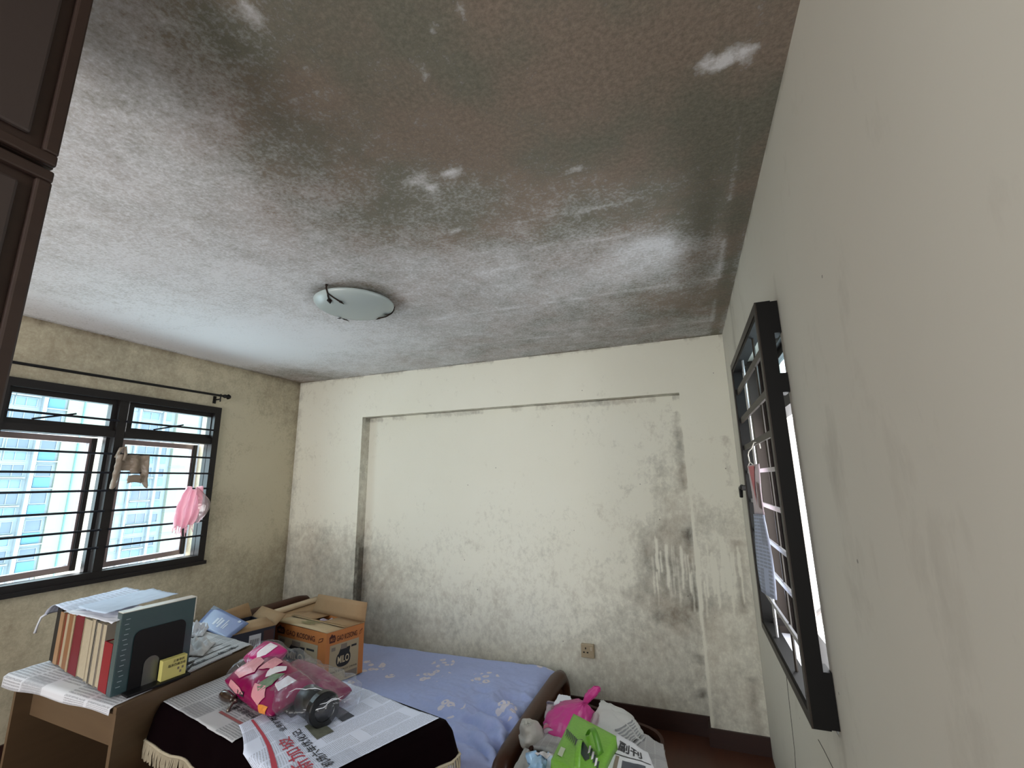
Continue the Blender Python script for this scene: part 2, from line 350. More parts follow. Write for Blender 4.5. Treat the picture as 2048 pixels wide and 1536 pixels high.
# ---- back wall with its shallow recess
D = .11; XL, XR, ZR = -3.086, -.322, 2.206
by_ = lambda u, v: at(u, v, 'y', .05)
BW = [(1330,1130,.8),(1350,1080,.66),(1380,1200,.6),(1300,1180,.58),(1240,1150,.22),(1320,1220,.68),(1360,1235,.85),(1280,1260,.42),(1230,1290,.42),(1350,1320,.55),
 (1200,1340,.4),(1100,1290,.32),(1000,1260,.36),(900,1230,.36),(800,1200,.36),(740,1170,.66),(760,1150,.5),(800,1270,.45),(620,1130,.56),(650,1110,.58),(680,1130,.55),
 (600,1165,.5),(1000,1060,.2),(900,1000,.08),(850,900,0),(1000,900,.02),(1100,950,.1),(1200,950,.12),(1250,880,.16),(1330,850,.26),(1345,950,.32),(1365,1020,.5),
 (1400,1100,.3),(1450,1150,.3),(1470,1250,.42),(1440,1300,.42),(1500,1400,.36),(1400,800,.06),(1420,950,.08),(1300,740,.05),(1100,740,.05),(900,775,.12),(660,850,.16),(640,980,.12),(690,1000,.1),
 (1130,1130,.22),(900,1120,.2),(800,1080,.14),(760,1000,.05),(1060,1180,.3),(1150,1210,.3),(1200,1080,.14),(1280,1010,.2),(620,900,.2),(600,1000,.25),(1380,1350,.45),(1250,1350,.4)]
V = []; Fc = []
zs = ticks(0, H, .02, (ZR,))
zlo = [z for z in zs if z <= ZR]; zhi = [z for z in zs if z >= ZR]
plane_patch(V, Fc, ticks(-W, XL, .02), zs, lambda u, v: (u, 0, v))
plane_patch(V, Fc, ticks(XR, 0, .006), zs, lambda u, v: (u, 0, v))
plane_patch(V, Fc, ticks(XL, XR, .02), zhi, lambda u, v: (u, 0, v))
plane_patch(V, Fc, ticks(XL, -.75, .02)+ticks(-.75, XR, .006)[1:], zlo, lambda u, v: (u, D, v))
n0 = len(V)
plane_patch(V, Fc, ticks(0, D, .02), zlo, lambda u, v: (XL, u, v))
plane_patch(V, Fc, ticks(0, D, .02), zlo, lambda u, v: (XR, u, v), flip=True)
plane_patch(V, Fc, ticks(XL, XR, .02), ticks(0, D, .02), lambda u, v: (u, v, ZR), flip=True)
A = np.array(V); X, Z = A[:, 0], A[:, 2]
g = rbf([(by_(u, v).x, by_(u, v).z, m) for u, v, m in BW], X, Z, 3.2, .05)*1.25-.3
rs = np.random.RandomState(3)
for i in range(46):        # run marks left by condensation, cutting pale drips through the dark patch
    x0 = -.62+.58*rs.rand(); z1 = .95+.28*rs.rand(); ln = .08+.26*rs.rand(); g -= (.25+.4*rs.rand())*np.exp(-((X-x0-.004*0.35*np.sin(Z*40))/(.004+.004*rs.rand()))**2)*(Z < z1)*(Z > z1-ln)*(A[:, 1] > -.01)
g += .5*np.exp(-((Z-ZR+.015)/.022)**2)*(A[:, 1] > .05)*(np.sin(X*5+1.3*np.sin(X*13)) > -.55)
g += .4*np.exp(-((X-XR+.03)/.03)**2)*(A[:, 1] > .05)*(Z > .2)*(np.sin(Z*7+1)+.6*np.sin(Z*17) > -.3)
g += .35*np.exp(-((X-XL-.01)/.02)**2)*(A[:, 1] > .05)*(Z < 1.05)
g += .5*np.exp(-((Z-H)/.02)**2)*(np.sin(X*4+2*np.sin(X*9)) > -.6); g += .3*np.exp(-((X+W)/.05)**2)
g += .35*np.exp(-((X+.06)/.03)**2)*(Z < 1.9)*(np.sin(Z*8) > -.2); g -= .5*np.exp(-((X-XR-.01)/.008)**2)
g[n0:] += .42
M_back = mould_mat('mouldy_cream_wall', (230, 229, 217), (222, 219, 203), (100, 96, 88), (136, 122, 106), k=1.0, fine=60, streak=(1, 1, .8), dots=.03, k2=1.0)
wall_back = struct(link_mesh('wall_back', V, Fc, M_back, attr=g))

# ---- left wall with window opening
WL = (-2.09, -.842, 1.07, 2.20)
lx = lambda u, v: at(u, v, 'x', -W)
LW = [(60,690,.45),(150,715,.5),(300,755,.4),(400,765,.3),(500,775,.3),(560,790,.42),(480,850,.14),(520,950,.1),(500,1050,.16),(450,1130,.45),(550,1150,.52),(400,1150,.42),
 (300,1165,.32),(50,1250,.34),(250,720,.45),(60,740,.55),(300,790,.55),(440,900,.2),(420,1050,.3),(560,1000,.15),(200,1190,.3),(100,1400,.3)]
V = []; Fc = []
plane_patch(V, Fc, ticks(YF, 0, .02, WL[:2]), ticks(0, H, .02, WL[2:]), lambda u, v: (-W, u, v), hole=WL, flip=False)
n0 = len(V)
for a in WL[:2]: plane_patch(V, Fc, [0, .14], ticks(WL[2], WL[3], .05), lambda u, v: (-W-u, a, v), flip=(a == WL[1]))
for a in WL[2:]: plane_patch(V, Fc, [0, .14], ticks(WL[0], WL[1], .05), lambda u, v: (-W-u, v, a), flip=(a == WL[2]))
A = np.array(V); Y, Z = A[:, 1], A[:, 2]
g = rbf([(lx(u, v).y, lx(u, v).z, m) for u, v, m in LW], Y, Z, 3.2, .05)*1.2-.25
g += .45*np.exp(-((Z-H)/.03)**2); g += .3*np.exp(-((Y)/.05)**2)
M_left = mould_mat('mouldy_beige_wall', (196, 188, 165), (184, 175, 150), (92, 84, 70), (108, 93, 74), k=1.3, fine=55)
wall_left = struct(link_mesh('wall_left', V, Fc, M_left, attr=g))

# ---- right wall with window opening
WR = (-1.80, -.95, .925, 2.165); TH = .15
V = []; Fc = []
plane_patch(V, Fc, ticks(YF, 0, .03, WR[:2]), ticks(0, H, .03, WR[2:]), lambda u, v: (0, u, v), hole=WR, flip=True)
for a in WR[:2]: plane_patch(V, Fc, [0, TH], ticks(WR[2], WR[3], .05), lambda u, v: (u, a, v), flip=(a == WR[0]))
for a in WR[2:]: plane_patch(V, Fc, [0, TH], ticks(WR[0], WR[1], .05), lambda u, v: (u, v, a), flip=(a == WR[3]))
A = np.array(V); Y, Z = A[:, 1], A[:, 2]
g = np.full(len(V), -.12)
for i in range(26):
    y0 = -2.6*rs.rand(); zc = .5+1.9*rs.rand(); g += (.10+.16*rs.rand())*blob(Y, Z, y0, zc, .03+.09*rs.rand(), .2+.35*rs.rand())
for i in range(14): g += .18*blob(Y, Z, -2.9*rs.rand(), 1.2+1.3*rs.rand(), .05, .09)
g += .55*np.exp(-((Z-H)/.02)**2)*(Y < -.1)*(np.sin(Y*8+2*np.sin(Y*19)) > -.5)+.3*np.exp(-(Y/.03)**2)
g += .35*np.exp(-((Y+1.83)/.025)**2)*(Z > .8)*(Z < 2.25)
M_right = mould_mat('grey_beige_wall', (208, 204, 192), (199, 195, 183), (140, 134, 122), (132, 126, 114), k=.7, fine=18, streak=(1, 1, .35), dots=.032, bump=.06)
wall_right = struct(link_mesh('wall_right', V, Fc, M_right, attr=g))

# ---- wall behind the camera (with a wide window added for light) and floor
WF = (-3.6, -.2, .6, 2.5)
V = []; Fc = []
plane_patch(V, Fc, ticks(-W, 0, .2, WF[:2]), ticks(0, H, .2, WF[2:]), lambda u, v: (u, YF, v), hole=WF, flip=True)
wall_front = struct(link_mesh('wall_front', V, Fc, M_left, attr=np.full(len(V), .0)))
M_floor = wood('dark_red_brown_floor', (92, 52, 34), (66, 36, 26), .4, (18, 2, 2), .2)
floor = struct(link_mesh('floor', [(-W, YF, 0), (0, YF, 0), (0, D, 0), (-W, D, 0)], [(0, 1, 2, 3)], M_floor))
M_base = wood('dark_brown_skirting', (58, 32, 26), (40, 22, 18), .5, (4, 40, 40))
b = MB(); b.box(XL, XR, D-.015, D, .0, .115); struct(b.build('baseboard_back', M_base))
b = MB(); b.box(XR, 0, -.015, -.0, .0, .10); b.box(XR-.015, XR, -.015, D-.015, 0, .10); struct(b.build('baseboard_pier', M_base))
b = MB(); b.box(-W, -W+.015, YF, 0, 0, .27); struct(b.build('baseboard_left', M_base))

# ------------------------------------------------------------------ windows
M_frame = mat('dark_bronze_aluminium', (27, 23, 22), .45, .1, .1, 30, spec=.3)
M_sash = mat('brightened_bronze_sash', (148, 132, 132), .4, .2, .1, 30)  # dark bronze lightened: outdoor glare put into the sash colour
M_bar = mat('black_grille_steel', (22, 24, 32), .4, .2, .1, 30)
M_glass = clear_mat('window_glass', (230, 244, 248), .04, .02); M_glass2 = clear_mat('fill_window_glass', (248, 246, 244), .03, .02)
def ring(mb, ax, c0, c1, u0, u1, v0, v1, wd):
    """rectangular frame: ax 'x' -> u=y, v=z between x=c0..c1"""
    mb.box(c0, c1, u0, u0+wd, v0, v1); mb.box(c0, c1, u1-wd, u1, v0, v1)
    mb.box(c0, c1, u0+wd, u1-wd, v0, v0+wd); mb.box(c0, c1, u0+wd, u1-wd, v1-wd, v1); return mb
wy0, wy1, wz0, wz1 = WL; wm = -1.497; wt = 1.955
win1 = struct(bpy.data.objects.new('window_1', None)); C.objects.link(win1); win1.location = (-W, (wy0+wy1)/2, wz0)
win1['label'] = 'dark bronze two-bay window with horizontal security bars'
mb = MB(); ring(mb, 'x', -W-.06, -W+.03, wy0-.03, wy1+.03, wz0-.03, wz1+.03, .05); mb.build('frame', M_frame, win1)
mb = MB(); mb.box(-W-.05, -W+.055, wy0-.04, wy1+.035, wz0-.045, wz0-.02); mb.build('sill', M_frame, win1)
mb = MB(); mb.box(-W-.06, -W+.022, wm-.026, wm+.026, wz0+.02, wz1-.02); mb.build('mullion', M_frame, win1)
for a, b_ in ((wy0, wm-.03), (wm+.03, wy1)):
    mb = MB(); mb.box(-W-.06, -W+.022, a, b_, wt-.024, wt+.02); mb.build('transom', M_frame, win1)
    q = ring(MB(), 'x', -W-.05, -W-.005, a+.015, b_+.004, wt+.02, wz1-.02, .03).build('vent_sash', M_frame, win1)
    MB().box(-W-.03, -W-.026, a+.045, b_-.026, wt+.05, wz1-.05).build('pane', M_glass, q)
    cy = (a+b_)/2
    mb = MB(); mb.tube([(-W+.02, cy-.14, wt+.05), (-W+.02, cy+.06, wt+.105)], .006, 6); mb.build('stay_arm', M_bar, win1)
    # casement hinged at its near side, pushed outward
    T = Matrix.Translation((-W-.06, a+.025, 0)) @ Matrix.Rotation(math.radians(9), 4, 'Z')
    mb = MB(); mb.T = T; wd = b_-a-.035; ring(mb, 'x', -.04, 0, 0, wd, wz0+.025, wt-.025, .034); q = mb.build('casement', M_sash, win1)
    mb = MB(); mb.T = T; mb.box(-.022, -.018, .034, wd-.034, wz0+.06, wt-.06); mb.build('pane', M_glass, q)
    mb = MB(); mb.T = T; mb.box(-.0, .012, wd-.022, wd+.004, wz0+.025, wt-.025); mb.build('inner_stile', M_frame, q)
    mb = MB(); mb.box(-W-.055, -W-.02, b_-.022, b_-.0, wz0+.02, wt-.02); mb.build('jamb', M_frame, win1)
for v in (858, 915, 947, 977, 1011, 1042, 1071):
    z = at(402, v, 'x', -W+.03).z
    for a, b_ in ((wy0+.02, wm-.02), (wm+.02, wy1-.0)):
        mb = MB(); mb.tube([(-W+.028, a, z), (-W+.028, b_, z)], .0075, 6); mb.build('grille_bar', M_bar, win1)

# right-hand window: a grille frame standing proud of the wall, casements pushed fully open behind it
win2 = struct(bpy.data.objects.new('window_2', None)); C.objects.link(win2); win2.location = (-.045, -1.37, .95)
win2['label'] = 'dark bronze grille window standing proud of the grey wall'
gx0, gx1 = -.062, -.021; gy0, gy1, gz0, gz1 = -1.83, -.93, .950, 2.157
M_grille = mat('brown_grille_metal', (48, 42, 36), .45, .15, .1, 30, spec=.3); M_dkf = mat('near_black_grille_frame', (9, 8, 7), .6, 0, .1, 30, spec=.2)
ring(MB(), 'x', gx0, gx1, gy0, gy1, gz0, gz1, .045).build('grille_frame', M_dkf, win2)
ring(MB(), 'x', gx0-.004, gx0, gy0+.0, gy1, gz0, gz1, .03).build('frame_lip', M_grille, win2)
for (u, v, th) in ((1472,792,.013), (1481,844,.013), (1489,896,.011), (1494,944,.007), (1502,1000,.007), (1511,1060,.007), (1519,1115,.007), (1527,1178,.008)):
    z = at(u, v, 'x', -.05).z
    MB().box(-.054, -.046, gy0+.04, gy1-.03, z-th, z+th).build('grille_bar', M_grille if th > .01 else mat('pale_worn_bar', (150, 150, 152), .3, .4), win2)
for y, mm in ((-1.22, mat('pale_worn_bar', (150, 150, 152), .3, .4)), (-1.56, M_grille)):
    MB().tube([(-.044, y, gz0+.03), (-.044, y, gz1-.03)], .005, 6).build('upright_bar', mm, win2)
for za, zb_ in ((.952, 1.09), (1.86, 1.92), (2.05, 2.155)): MB().box(-.021, -.001, gy0+.002, gy0+.07, za, zb_).build('spacer', M_dkf, win2)
for y in (-1.7, -1.02):
    for z in (1.0, 2.11): MB().box(-.03, .02, y-.012, y+.012, z-.012, z+.012).build('bracket', M_frame, win2)
ring(MB(), 'x', .06, .13, WR[0], WR[1], WR[2], WR[3], .04).build('outer_frame', M_frame, win2)
MB().box(.06, .13, WR[0]+.04, WR[1]-.04, 1.87, 1.92).build('transom', M_frame, win2)
MB().box(.0, .135, WR[1]-.012, WR[1]-.001, WR[2]+.002, WR[3]-.002).build('jamb_lining', mat('brown_jamb', (50, 42, 37), .8), win2)
MB().box(.003, .2, WR[0]+.003, WR[1]-.003, WR[2]+.001, WR[2]+.016).build('sill', mat('white_sill', (205, 206, 214), .3), win2)
q = ring(MB(), 'x', .085, .11, WR[0]+.04, WR[1]-.04, 1.92, WR[3]-.04, .03).build('vent_sash', M_frame, win2)
MB().box(.095, .099, WR[0]+.07, WR[1]-.07, 1.95, WR[3]-.07).build('pane', M_glass, q)
for yh, ang in ((WR[1]-.02, 65), (WR[0]+.045, -8)):       # casements swung right out, the far one folded back along the facade
    T = Matrix.Translation((.135, yh, 0)) @ Matrix.Rotation(math.radians(ang), 4, 'Z')
    mb = MB(); mb.T = T; x0, x1 = .0, .385; z0, z1 = WR[2]+.04, 1.87
    mb.box(x0, x0+.045, 0, .03, z0, z1); mb.box(x1-.045, x1, 0, .03, z0, z1); mb.box(x0+.045, x1-.045, 0, .03, z0, z0+.045); mb.box(x0+.045, x1-.045, 0, .03, z1-.045, z1)
    q = mb.build('casement', mat('brown_sash', (78, 66, 58), .4, .3), win2)
    mb = MB(); mb.T = T; mb.box(x0+.045, x1-.045, .013, .017, z0+.045, z1-.045); mb.build('pane', clear_mat('tinted_glass', (120, 116, 112), .2, .03), q)
mb = MB(); hz = at(1485, 975, 'x', -.07).z; mb.box(-.082, -.06, -.955, -.905, hz-.012, hz+.012, .003); mb.tube([(-.078, -.93, hz+.005), (-.082, -.90, hz-.0), (-.082, -.885, hz-.045)], [.011, .01, .008], 8)
mb.build('latch_handle', mat('black_plastic', (16, 16, 17), .35), win2)
# unseen wide window, added behind the camera to brighten the room
fill_win = struct(bpy.data.objects.new('fill_window', None)); C.objects.link(fill_win); fill_win.location = (-1.9, YF, WF[2])
mb = MB()
for x in (WF[0], (WF[0]+WF[1])/2-.03, WF[1]-.06): mb.box(x, x+.06, YF-.1, YF-.02, WF[2], WF[3])
mb.box(WF[0]+.06, WF[1]-.06, YF-.1, YF-.02, WF[3]-.06, WF[3]); mb.box(WF[0]+.06, WF[1]-.06, YF-.1, YF-.02, WF[2], WF[2]+.06); mb.build('frame', M_frame, fill_win)
for x0, x1 in ((WF[0]+.06, -1.93), (-1.87, WF[1]-.06)): MB().box(x0, x1, YF-.07, YF-.066, WF[2]+.06, WF[3]-.06).build('pane', M_glass2, fill_win)

# ------------------------------------------------------------------ block of flats opposite
FX = -63.0
blk = thing('apartment_block', 'tall pale block of flats opposite, seen through the barred left window', 'building', (FX-4, 30, -24))
M_fw = mat('block_white_paint', (110, 117, 121), .8, 0, .04, .3); M_fy = mat('block_cream_paint', (108, 112, 102), .8, 0, .04, .3)
M_fb = mat('block_blue_panel', (58, 98, 122), .7, 0, .08, .6); M_fg = mat('block_window_grey', (66, 76, 88), .3, 0, .2, .8)
M_fl = mat('block_louvre_blue', (80, 100, 116), .6, 0, .15, 2)
Z0, PER, NF0, NF1 = 2.244, 2.75, -5, 5
MB().box(FX-9, FX, 6, 62, -24, 24).build('wall', M_fw, blk)
def slab(y0, y1, d, m, name): MB().box(FX, FX+d, y0, y1, -24, 24).build(name, m, blk)
slab(24.75, 28.6, .25, M_fy, 'cream_wall'); slab(36.1, 38.9, .5, M_fy, 'cream_wall'); slab(22.6, 22.95, .5, M_fw, 'fin'); slab(31.7, 31.95, .4, M_fw, 'fin'); slab(34.45, 34.75, .4, M_fw, 'fin'); slab(39.6, 42.5, .4, M_fw, 'bay')
MB().tube([(FX+.32, 26.2, -23), (FX+.32, 26.2, 23)], .07, 6).build('drain_pipe', mat('teal_pipe', (70, 120, 120), .5), blk)
def fwin(y0, y1, z0, z1, n, m):
    q = ring(MB(), 'x', FX+.01, FX+.10, y0, y1, z0, z1, .07)
    for i in range(1, n): yy = y0+(y1-y0)*i/n; q.box(FX+.01, FX+.09, yy-.03, yy+.03, z0, z1)
    f_ = q.build('window', M_fw, blk); MB().box(FX+.005, FX+.03, y0+.05, y1-.05, z0+.05, z1-.05).build('pane', m, f_)
def fpanel(name, y0, y1, z0, z1, m, d=.12): MB().box(FX+.0, FX+d, y0, y1, z0, z1).build(name, m, blk)
for k in range(NF0, NF1):
    zb = Z0+PER*k
    fpanel('blue_panel', 23.15, 24.5, zb-.55, zb+.45, M_fb); fwin(23.15, 24.5, zb+.55, zb+1.75, 1, M_fg); fpanel('ledge', 23.0, 24.7, zb-.72, zb-.6, M_fw, .4)
    for (a, b_) in ((18.7, 20.4), (20.55, 22.3), (32.15, 34.2)):
        fwin(a, b_, zb+.55, zb+1.75, 2, M_fg); fwin(a, b_, zb-.65, zb+.30, 2, M_fl); fpanel('ledge', a-.1, b_+.1, zb+.36, zb+.48, M_fw, .35)
    fwin(29.0, 29.9, zb+.5, zb+1.7, 1, M_fg); fpanel('louvre', 29.0, 29.9, zb-.5, zb+.3, M_fl)
    fwin(30.4, 31.6, zb+.2, zb+1.7, 2, mat('block_curtained', (108, 120, 128), .5, 0, .1, 1)); fwin(34.9, 35.6, zb+.5, zb+1.6, 1, M_fg); fpanel('louvre', 34.9, 35.6, zb-.5, zb+.3, M_fl)
    fpanel('string_course', 36.05, 38.95, zb-1.0, zb-.9, M_fw, .56)

# ------------------------------------------------------------------ curtain rod
M_black = mat('black_metal', (18, 16, 16), .45, .4)
pr = at(452, 793, 'x', -W+.07)
rod = thing('curtain_rod', 'thin black curtain rod on the wall above the barred left window', 'curtain rod', (-W+.07, pr.y, pr.z))
MB().tube([(-W+.07, -3.0, pr.z-.03), (-W+.07, pr.y, pr.z)], .009, 8).build('rod', M_black, rod)
MB().lathe([(0, -.03), (.012, -.03), (.016, -.015), (.010, -.006), (.022, .008), (.014, .026), (0, .032)], 12, (-W+.07, pr.y+.01, pr.z), (0, 1, 0)).build('finial', M_black, rod, True)
mb = MB(); y = pr.y-.045; mb.tube([(-W+.07, y, pr.z+.012), (-W+.07, y, pr.z-.05)], .006, 6); mb.tube([(-W, y, pr.z-.03), (-W+.07, y, pr.z-.03)], .006, 6); mb.box(-W, -W+.006, y-.012, y+.012, pr.z-.06, pr.z); mb.build('bracket', M_black, rod)

# ------------------------------------------------------------------ ceiling lamp
LC = Vector((-1.945, -1.51, H)); LR = .21
lamp = thing('ceiling_lamp', 'round frosted glass ceiling lamp with dark leaf-shaped clips', 'lamp', LC)
MB().lathe([(0, 0), (.16, 0), (.165, -.012), (.165, -.03), (0, -.03)][::-1], 40, LC).build('base', mat('lamp_base_white', (190, 186, 170), .5), lamp, True)
M_frost = mat('frosted_glass', (168, 180, 180), .35, 0, .02, 5, spec=.6)
M_frost.node_tree.nodes['Principled BSDF'].inputs['Subsurface Weight'].default_value = .0
prof = [(LR*math.sin(t), -.024-.062*math.cos(t)) for t in [math.pi/2*i/12 for i in range(13)]]
prof += [(LR-.004, -.02), (LR-.008, -.026)]+[((LR-.006)*math.sin(t), -.026-.056*math.cos(t)) for t in [math.pi/2*i/10 for i in range(10, -1, -1)]]
MB().lathe(prof, 56, LC).build('glass_dish', M_frost, lamp, True)
M_leaf = mat('dark_bronze_leaf', (40, 28, 22), .4, .6)
def dish_pt(a, r, lift=.006):
    t = math.asin(min(1, r/LR)); return LC+Vector((r*math.cos(a), r*math.sin(a), -.024-.062*math.cos(t)-lift))
def leaf(mb, p, d, n, L=.046, wd=.014):
    d = d.normalized(); sd = d.cross(n).normalized(); n = n.normalized()
    vs = [p-d*L/2, p+sd*wd, p+d*L/2, p-sd*wd, p+n*.004, p-n*.003]
    mb.add(vs, [(0,1,4),(1,2,4),(2,3,4),(3,0,4),(1,0,5),(2,1,5),(3,2,5),(0,3,5)])
for (cu, cv) in ((658, 577), (781, 617), (674, 634)):
    _p = at(cu, cv, 'z', H-.016)-LC; a = math.atan2(_p.y, _p.x)
    cl = MB(); rim = LC+Vector(((LR+.006)*math.cos(a), (LR+.006)*math.sin(a), -.008)); dn = Vector((0, 0, -1))
    p1 = dish_pt(a, LR*.97); cl.tube([rim, rim+Vector((0, 0, -.014)), p1], .004, 6)
    e1 = dish_pt(a+.22, LR*.70); e2 = dish_pt(a-.12, LR*.80)
    cl.tube([p1, dish_pt(a+.1, LR*.86), e1], .0038, 6); cl.tube([p1, dish_pt(a-.05, LR*.9), e2], .0038, 6)
    k = cl.build('clip', M_leaf, lamp)
    for e, s in ((e1, p1), (e2, p1)):
        l2 = MB(); leaf(l2, e, e-s, dn); l2.build('leaf', M_leaf, k)
    MB().lathe([(0, -.007), (.005, -.005), (.007, 0), (.005, .005), (0, .007)], 10, rim+Vector((0, 0, .002))).build('screw_knob', M_leaf, k, True)

# ------------------------------------------------------------------ socket on the far wall
s0, s1 = at(1163, 1285, 'y', D), at(1190, 1315, 'y', D)
sk = thing('wall_socket', 'cream square wall socket with switch low on the mouldy far wall', 'socket', ((s0.x+s1.x)/2, D, s1.z))
M_cream = mat('aged_cream_plastic', (168, 152, 126), .4)
sx0, sx1, sz0, sz1 = s0.x, s1.x, s1.z, s0.z
MB().box(sx0, sx1, D-.028, D, sz0, sz1, .004).build('plate', M_cream, sk)
cx = (sx0+sx1)/2-.012; cz_ = (sz0+sz1)/2
for dx, dz, w_, h_ in ((0, .018, .004, .006), (-.013, -.008, .006, .004), (.013, -.008, .006, .004)):
    MB().box(cx+dx-w_, cx+dx+w_, D-.0295, D-.027, cz_+dz-h_, cz_+dz+h_).build('pin_hole', M_black, sk)
MB().box(sx1-.024, sx1-.012, D-.034, D-.026, cz_+.006, cz_+.03, .002).build('switch', mat('pale_switch', (190, 178, 156), .4), sk)

# ------------------------------------------------------------------ wardrobe at the near left
M_wd = wood('dark_brown_wardrobe_wood', (60, 44, 38), (44, 31, 27), .5, (3, 3, 26))
M_wp = mat('wardrobe_panel_grey_brown', (64, 54, 52), .55, 0, .08, 6)
xw, yw, zsp = -1.10, -3.097, 2.042
wd = thing('wardrobe', 'tall dark brown wardrobe with panelled doors at the left edge', 'wardrobe', (xw-.3, -3.57, 0))
MB().box(xw-.55, xw-.024, -4.03, yw-.004, 0, 2.55).build('body', M_wd, wd)
def wdoor(y0, y1, z0, z1):
    d = MB().box(xw-.022, xw-.010, y0, y1, z0, z1).build('door', M_wd, wd)
    fr = .017
    MB().box(xw-.010, xw, y0, y1, z0, z0+fr, .003).build('rail', M_wd, d); MB().box(xw-.010, xw, y0, y1, z1-fr, z1, .003).build('rail', M_wd, d)
    MB().box(xw-.010, xw, y0, y0+fr, z0+fr, z1-fr, .003).build('stile', M_wd, d); MB().box(xw-.010, xw, y1-fr, y1, z0+fr, z1-fr, .003).build('stile', M_wd, d)
    MB().box(xw-.010, xw-.002, y0+fr+.014, y1-fr-.014, z0+fr+.014, z1-fr-.014, .004).build('panel', M_wp, d)
for y1 in (yw, yw-.46):
    wdoor(y1-.455, y1, zsp+.004, 2.54); wdoor(y1-.455, y1, .08, zsp-.004)

# ------------------------------------------------------------------ bed
M_bw = wood('reddish_brown_bed_wood', (74, 44, 28), (52, 30, 20), .4, (3, 3, 30), .08)
BX0, BX1, BY0, BY1, BZ = -3.40, -1.27, -1.17, -.04, .33
bed = thing('bed', 'low brown wooden bed with rounded rails and a pale blue floral sheet', 'bed', ((BX0+BX1)/2, (BY0+BY1)/2, 0))
def railboard(name, x, zt, y0, y1, r, dx=0):
    mb = MB(); pts = [(x, y0, 0.0), (x, y0, zt-.16), (x, y0+.02, zt-.07), (x, y0+.08, zt-.012), (x, y0+.16, zt), (x, (y0+y1)/2, zt+.005), (x, y1-.16, zt), (x, y1-.08, zt-.012), (x, y1-.02, zt-.07), (x, y1, zt-.16), (x, y1, 0)]
    P = []
    for i in range(len(pts)-1):
        a, b = Vector(pts[i]), Vector(pts[i+1]); P += [a, (a+b)/2]
    mb.tube(P+[Vector(pts[-1])], r, 14); o = mb.build(name, M_bw, bed, True)
    MB().box(x-.012, x+.012, y0+.04, y1-.04, .08, zt-.06).build('end_panel', M_bw, bed)
railboard('headboard', -3.46, .655, BY0-.02, BY1-.035, .038)
railboard('footboard', -1.215, .355, BY0-.12, BY1-.10, .048)
MB().box(BX0-.02, BX1+.02, BY0-.06, BY0-.02, .06, .25, .006).build('side_rail', M_bw, bed); MB().box(BX0-.02, BX1+.02, BY1-.02, BY1+.02, .06, .25, .006).build('side_rail', M_bw, bed)
MB().box(BX0, BX1, BY0, BY1, .14, BZ-.025, .02).build('mattress', mat('mattress_ticking', (150, 150, 160), .8), bed)
M_bw.node_tree.nodes['Principled BSDF'].inputs['Specular IOR Level'].default_value = .2
# sheet: wrinkled, with flower sprays
m_sheet, n, N, L, b = nt_new('pale_blue_floral_sheet')
tc = N.new('ShaderNodeTexCoord')
def vor(sc_): v = N.new('ShaderNodeTexVoronoi'); v.inputs['Scale'].default_value = sc_; L.new(tc.outputs['Object'], v.inputs['Vector']); return v
def mth(op, a, b_=None):
    x = N.new('ShaderNodeMath'); x.operation = op
    for i, q in enumerate((a, b_)):
        if q is None: continue
        if isinstance(q, (int, float)): x.inputs[i].default_value = q
        else: L.new(q, x.inputs[i])
    return x.outputs[0]
v1, v2 = vor(3.1), vor(17); nz = N.new('ShaderNodeTexNoise'); nz.inputs['Scale'].default_value = 55; nz.inputs['Detail'].default_value = 3; L.new(tc.outputs['Object'], nz.inputs['Vector'])
patch = mth('LESS_THAN', v1.outputs['Distance'], .30)
pet = mth('MULTIPLY', mth('LESS_THAN', mth('ADD', v2.outputs['Distance'], mth('MULTIPLY', nz.outputs['Fac'], .35)), .58), mth('GREATER_THAN', mth('ADD', v2.outputs['Distance'], mth('MULTIPLY', nz.outputs['Fac'], .12)), .19))
fl = mth('MULTIPLY', patch, pet)
bx_ = N.new('ShaderNodeMix'); bx_.data_type = 'RGBA'; bx_.inputs['A'].default_value = lin((156, 168, 212))+(1,); bx_.inputs['B'].default_value = lin((170, 182, 224))+(1,); L.new(nz.outputs['Fac'], bx_.inputs['Factor'])
by2 = N.new('ShaderNodeMix'); by2.data_type = 'RGBA'; L.new(bx_.outputs['Result'], by2.inputs['A']); by2.inputs['B'].default_value = lin((222, 212, 212))+(1,); L.new(mth('MULTIPLY', fl, .75), by2.inputs['Factor'])
L.new(by2.outputs['Result'], b.inputs['Base Color']); b.inputs['Roughness'].default_value = .8; b.inputs['Specular IOR Level'].default_value = .25
def sheet_f(s, t):
    x = BX0+.0+(BX1-BX0)*s; y = BY1-(BY1-BY0+.12)*t
    # folds gathered towards the near right corner
    k = max(0, min(1, (x+2.3)/1.0))*max(0, min(1, (-.25-y)/.5))
    ang = math.atan2(y+1.25, x+1.15); rr = math.hypot(y+1.25, x+1.15)
    wr = .030*math.sin(ang*17+2.6*math.sin(rr*6)+3.0*fbm(x*2.5, y*2.5))*min(1, rr/.25)*math.exp(-rr*.6)
    wr += .075*(.3-abs(fbm(x*4.5+y*2, y*7, 2, 3)))
    z = BZ+.010+.012*fbm(x*1.6, y*2, 5)+k*wr+.004*fbm(x*9, y*9, 1, 2)
    # rounded mattress edge: back and foot, drape at the front
    e = max(0, .05-(BY1-y)); z -= e*e*14
    e = max(0, .10-(BX1-x)); z -= e*e*3.0
    if y < BY0: d = BY0-y; y = BY0-.012-.01*fbm(x*4, 1, 0); z = BZ-.004-d*1.0+.008*fbm(x*7, 3, 0)
    return Vector((x, y, z))
surf('sheet', sheet_f, 240, 150, m_sheet, bed, .003)

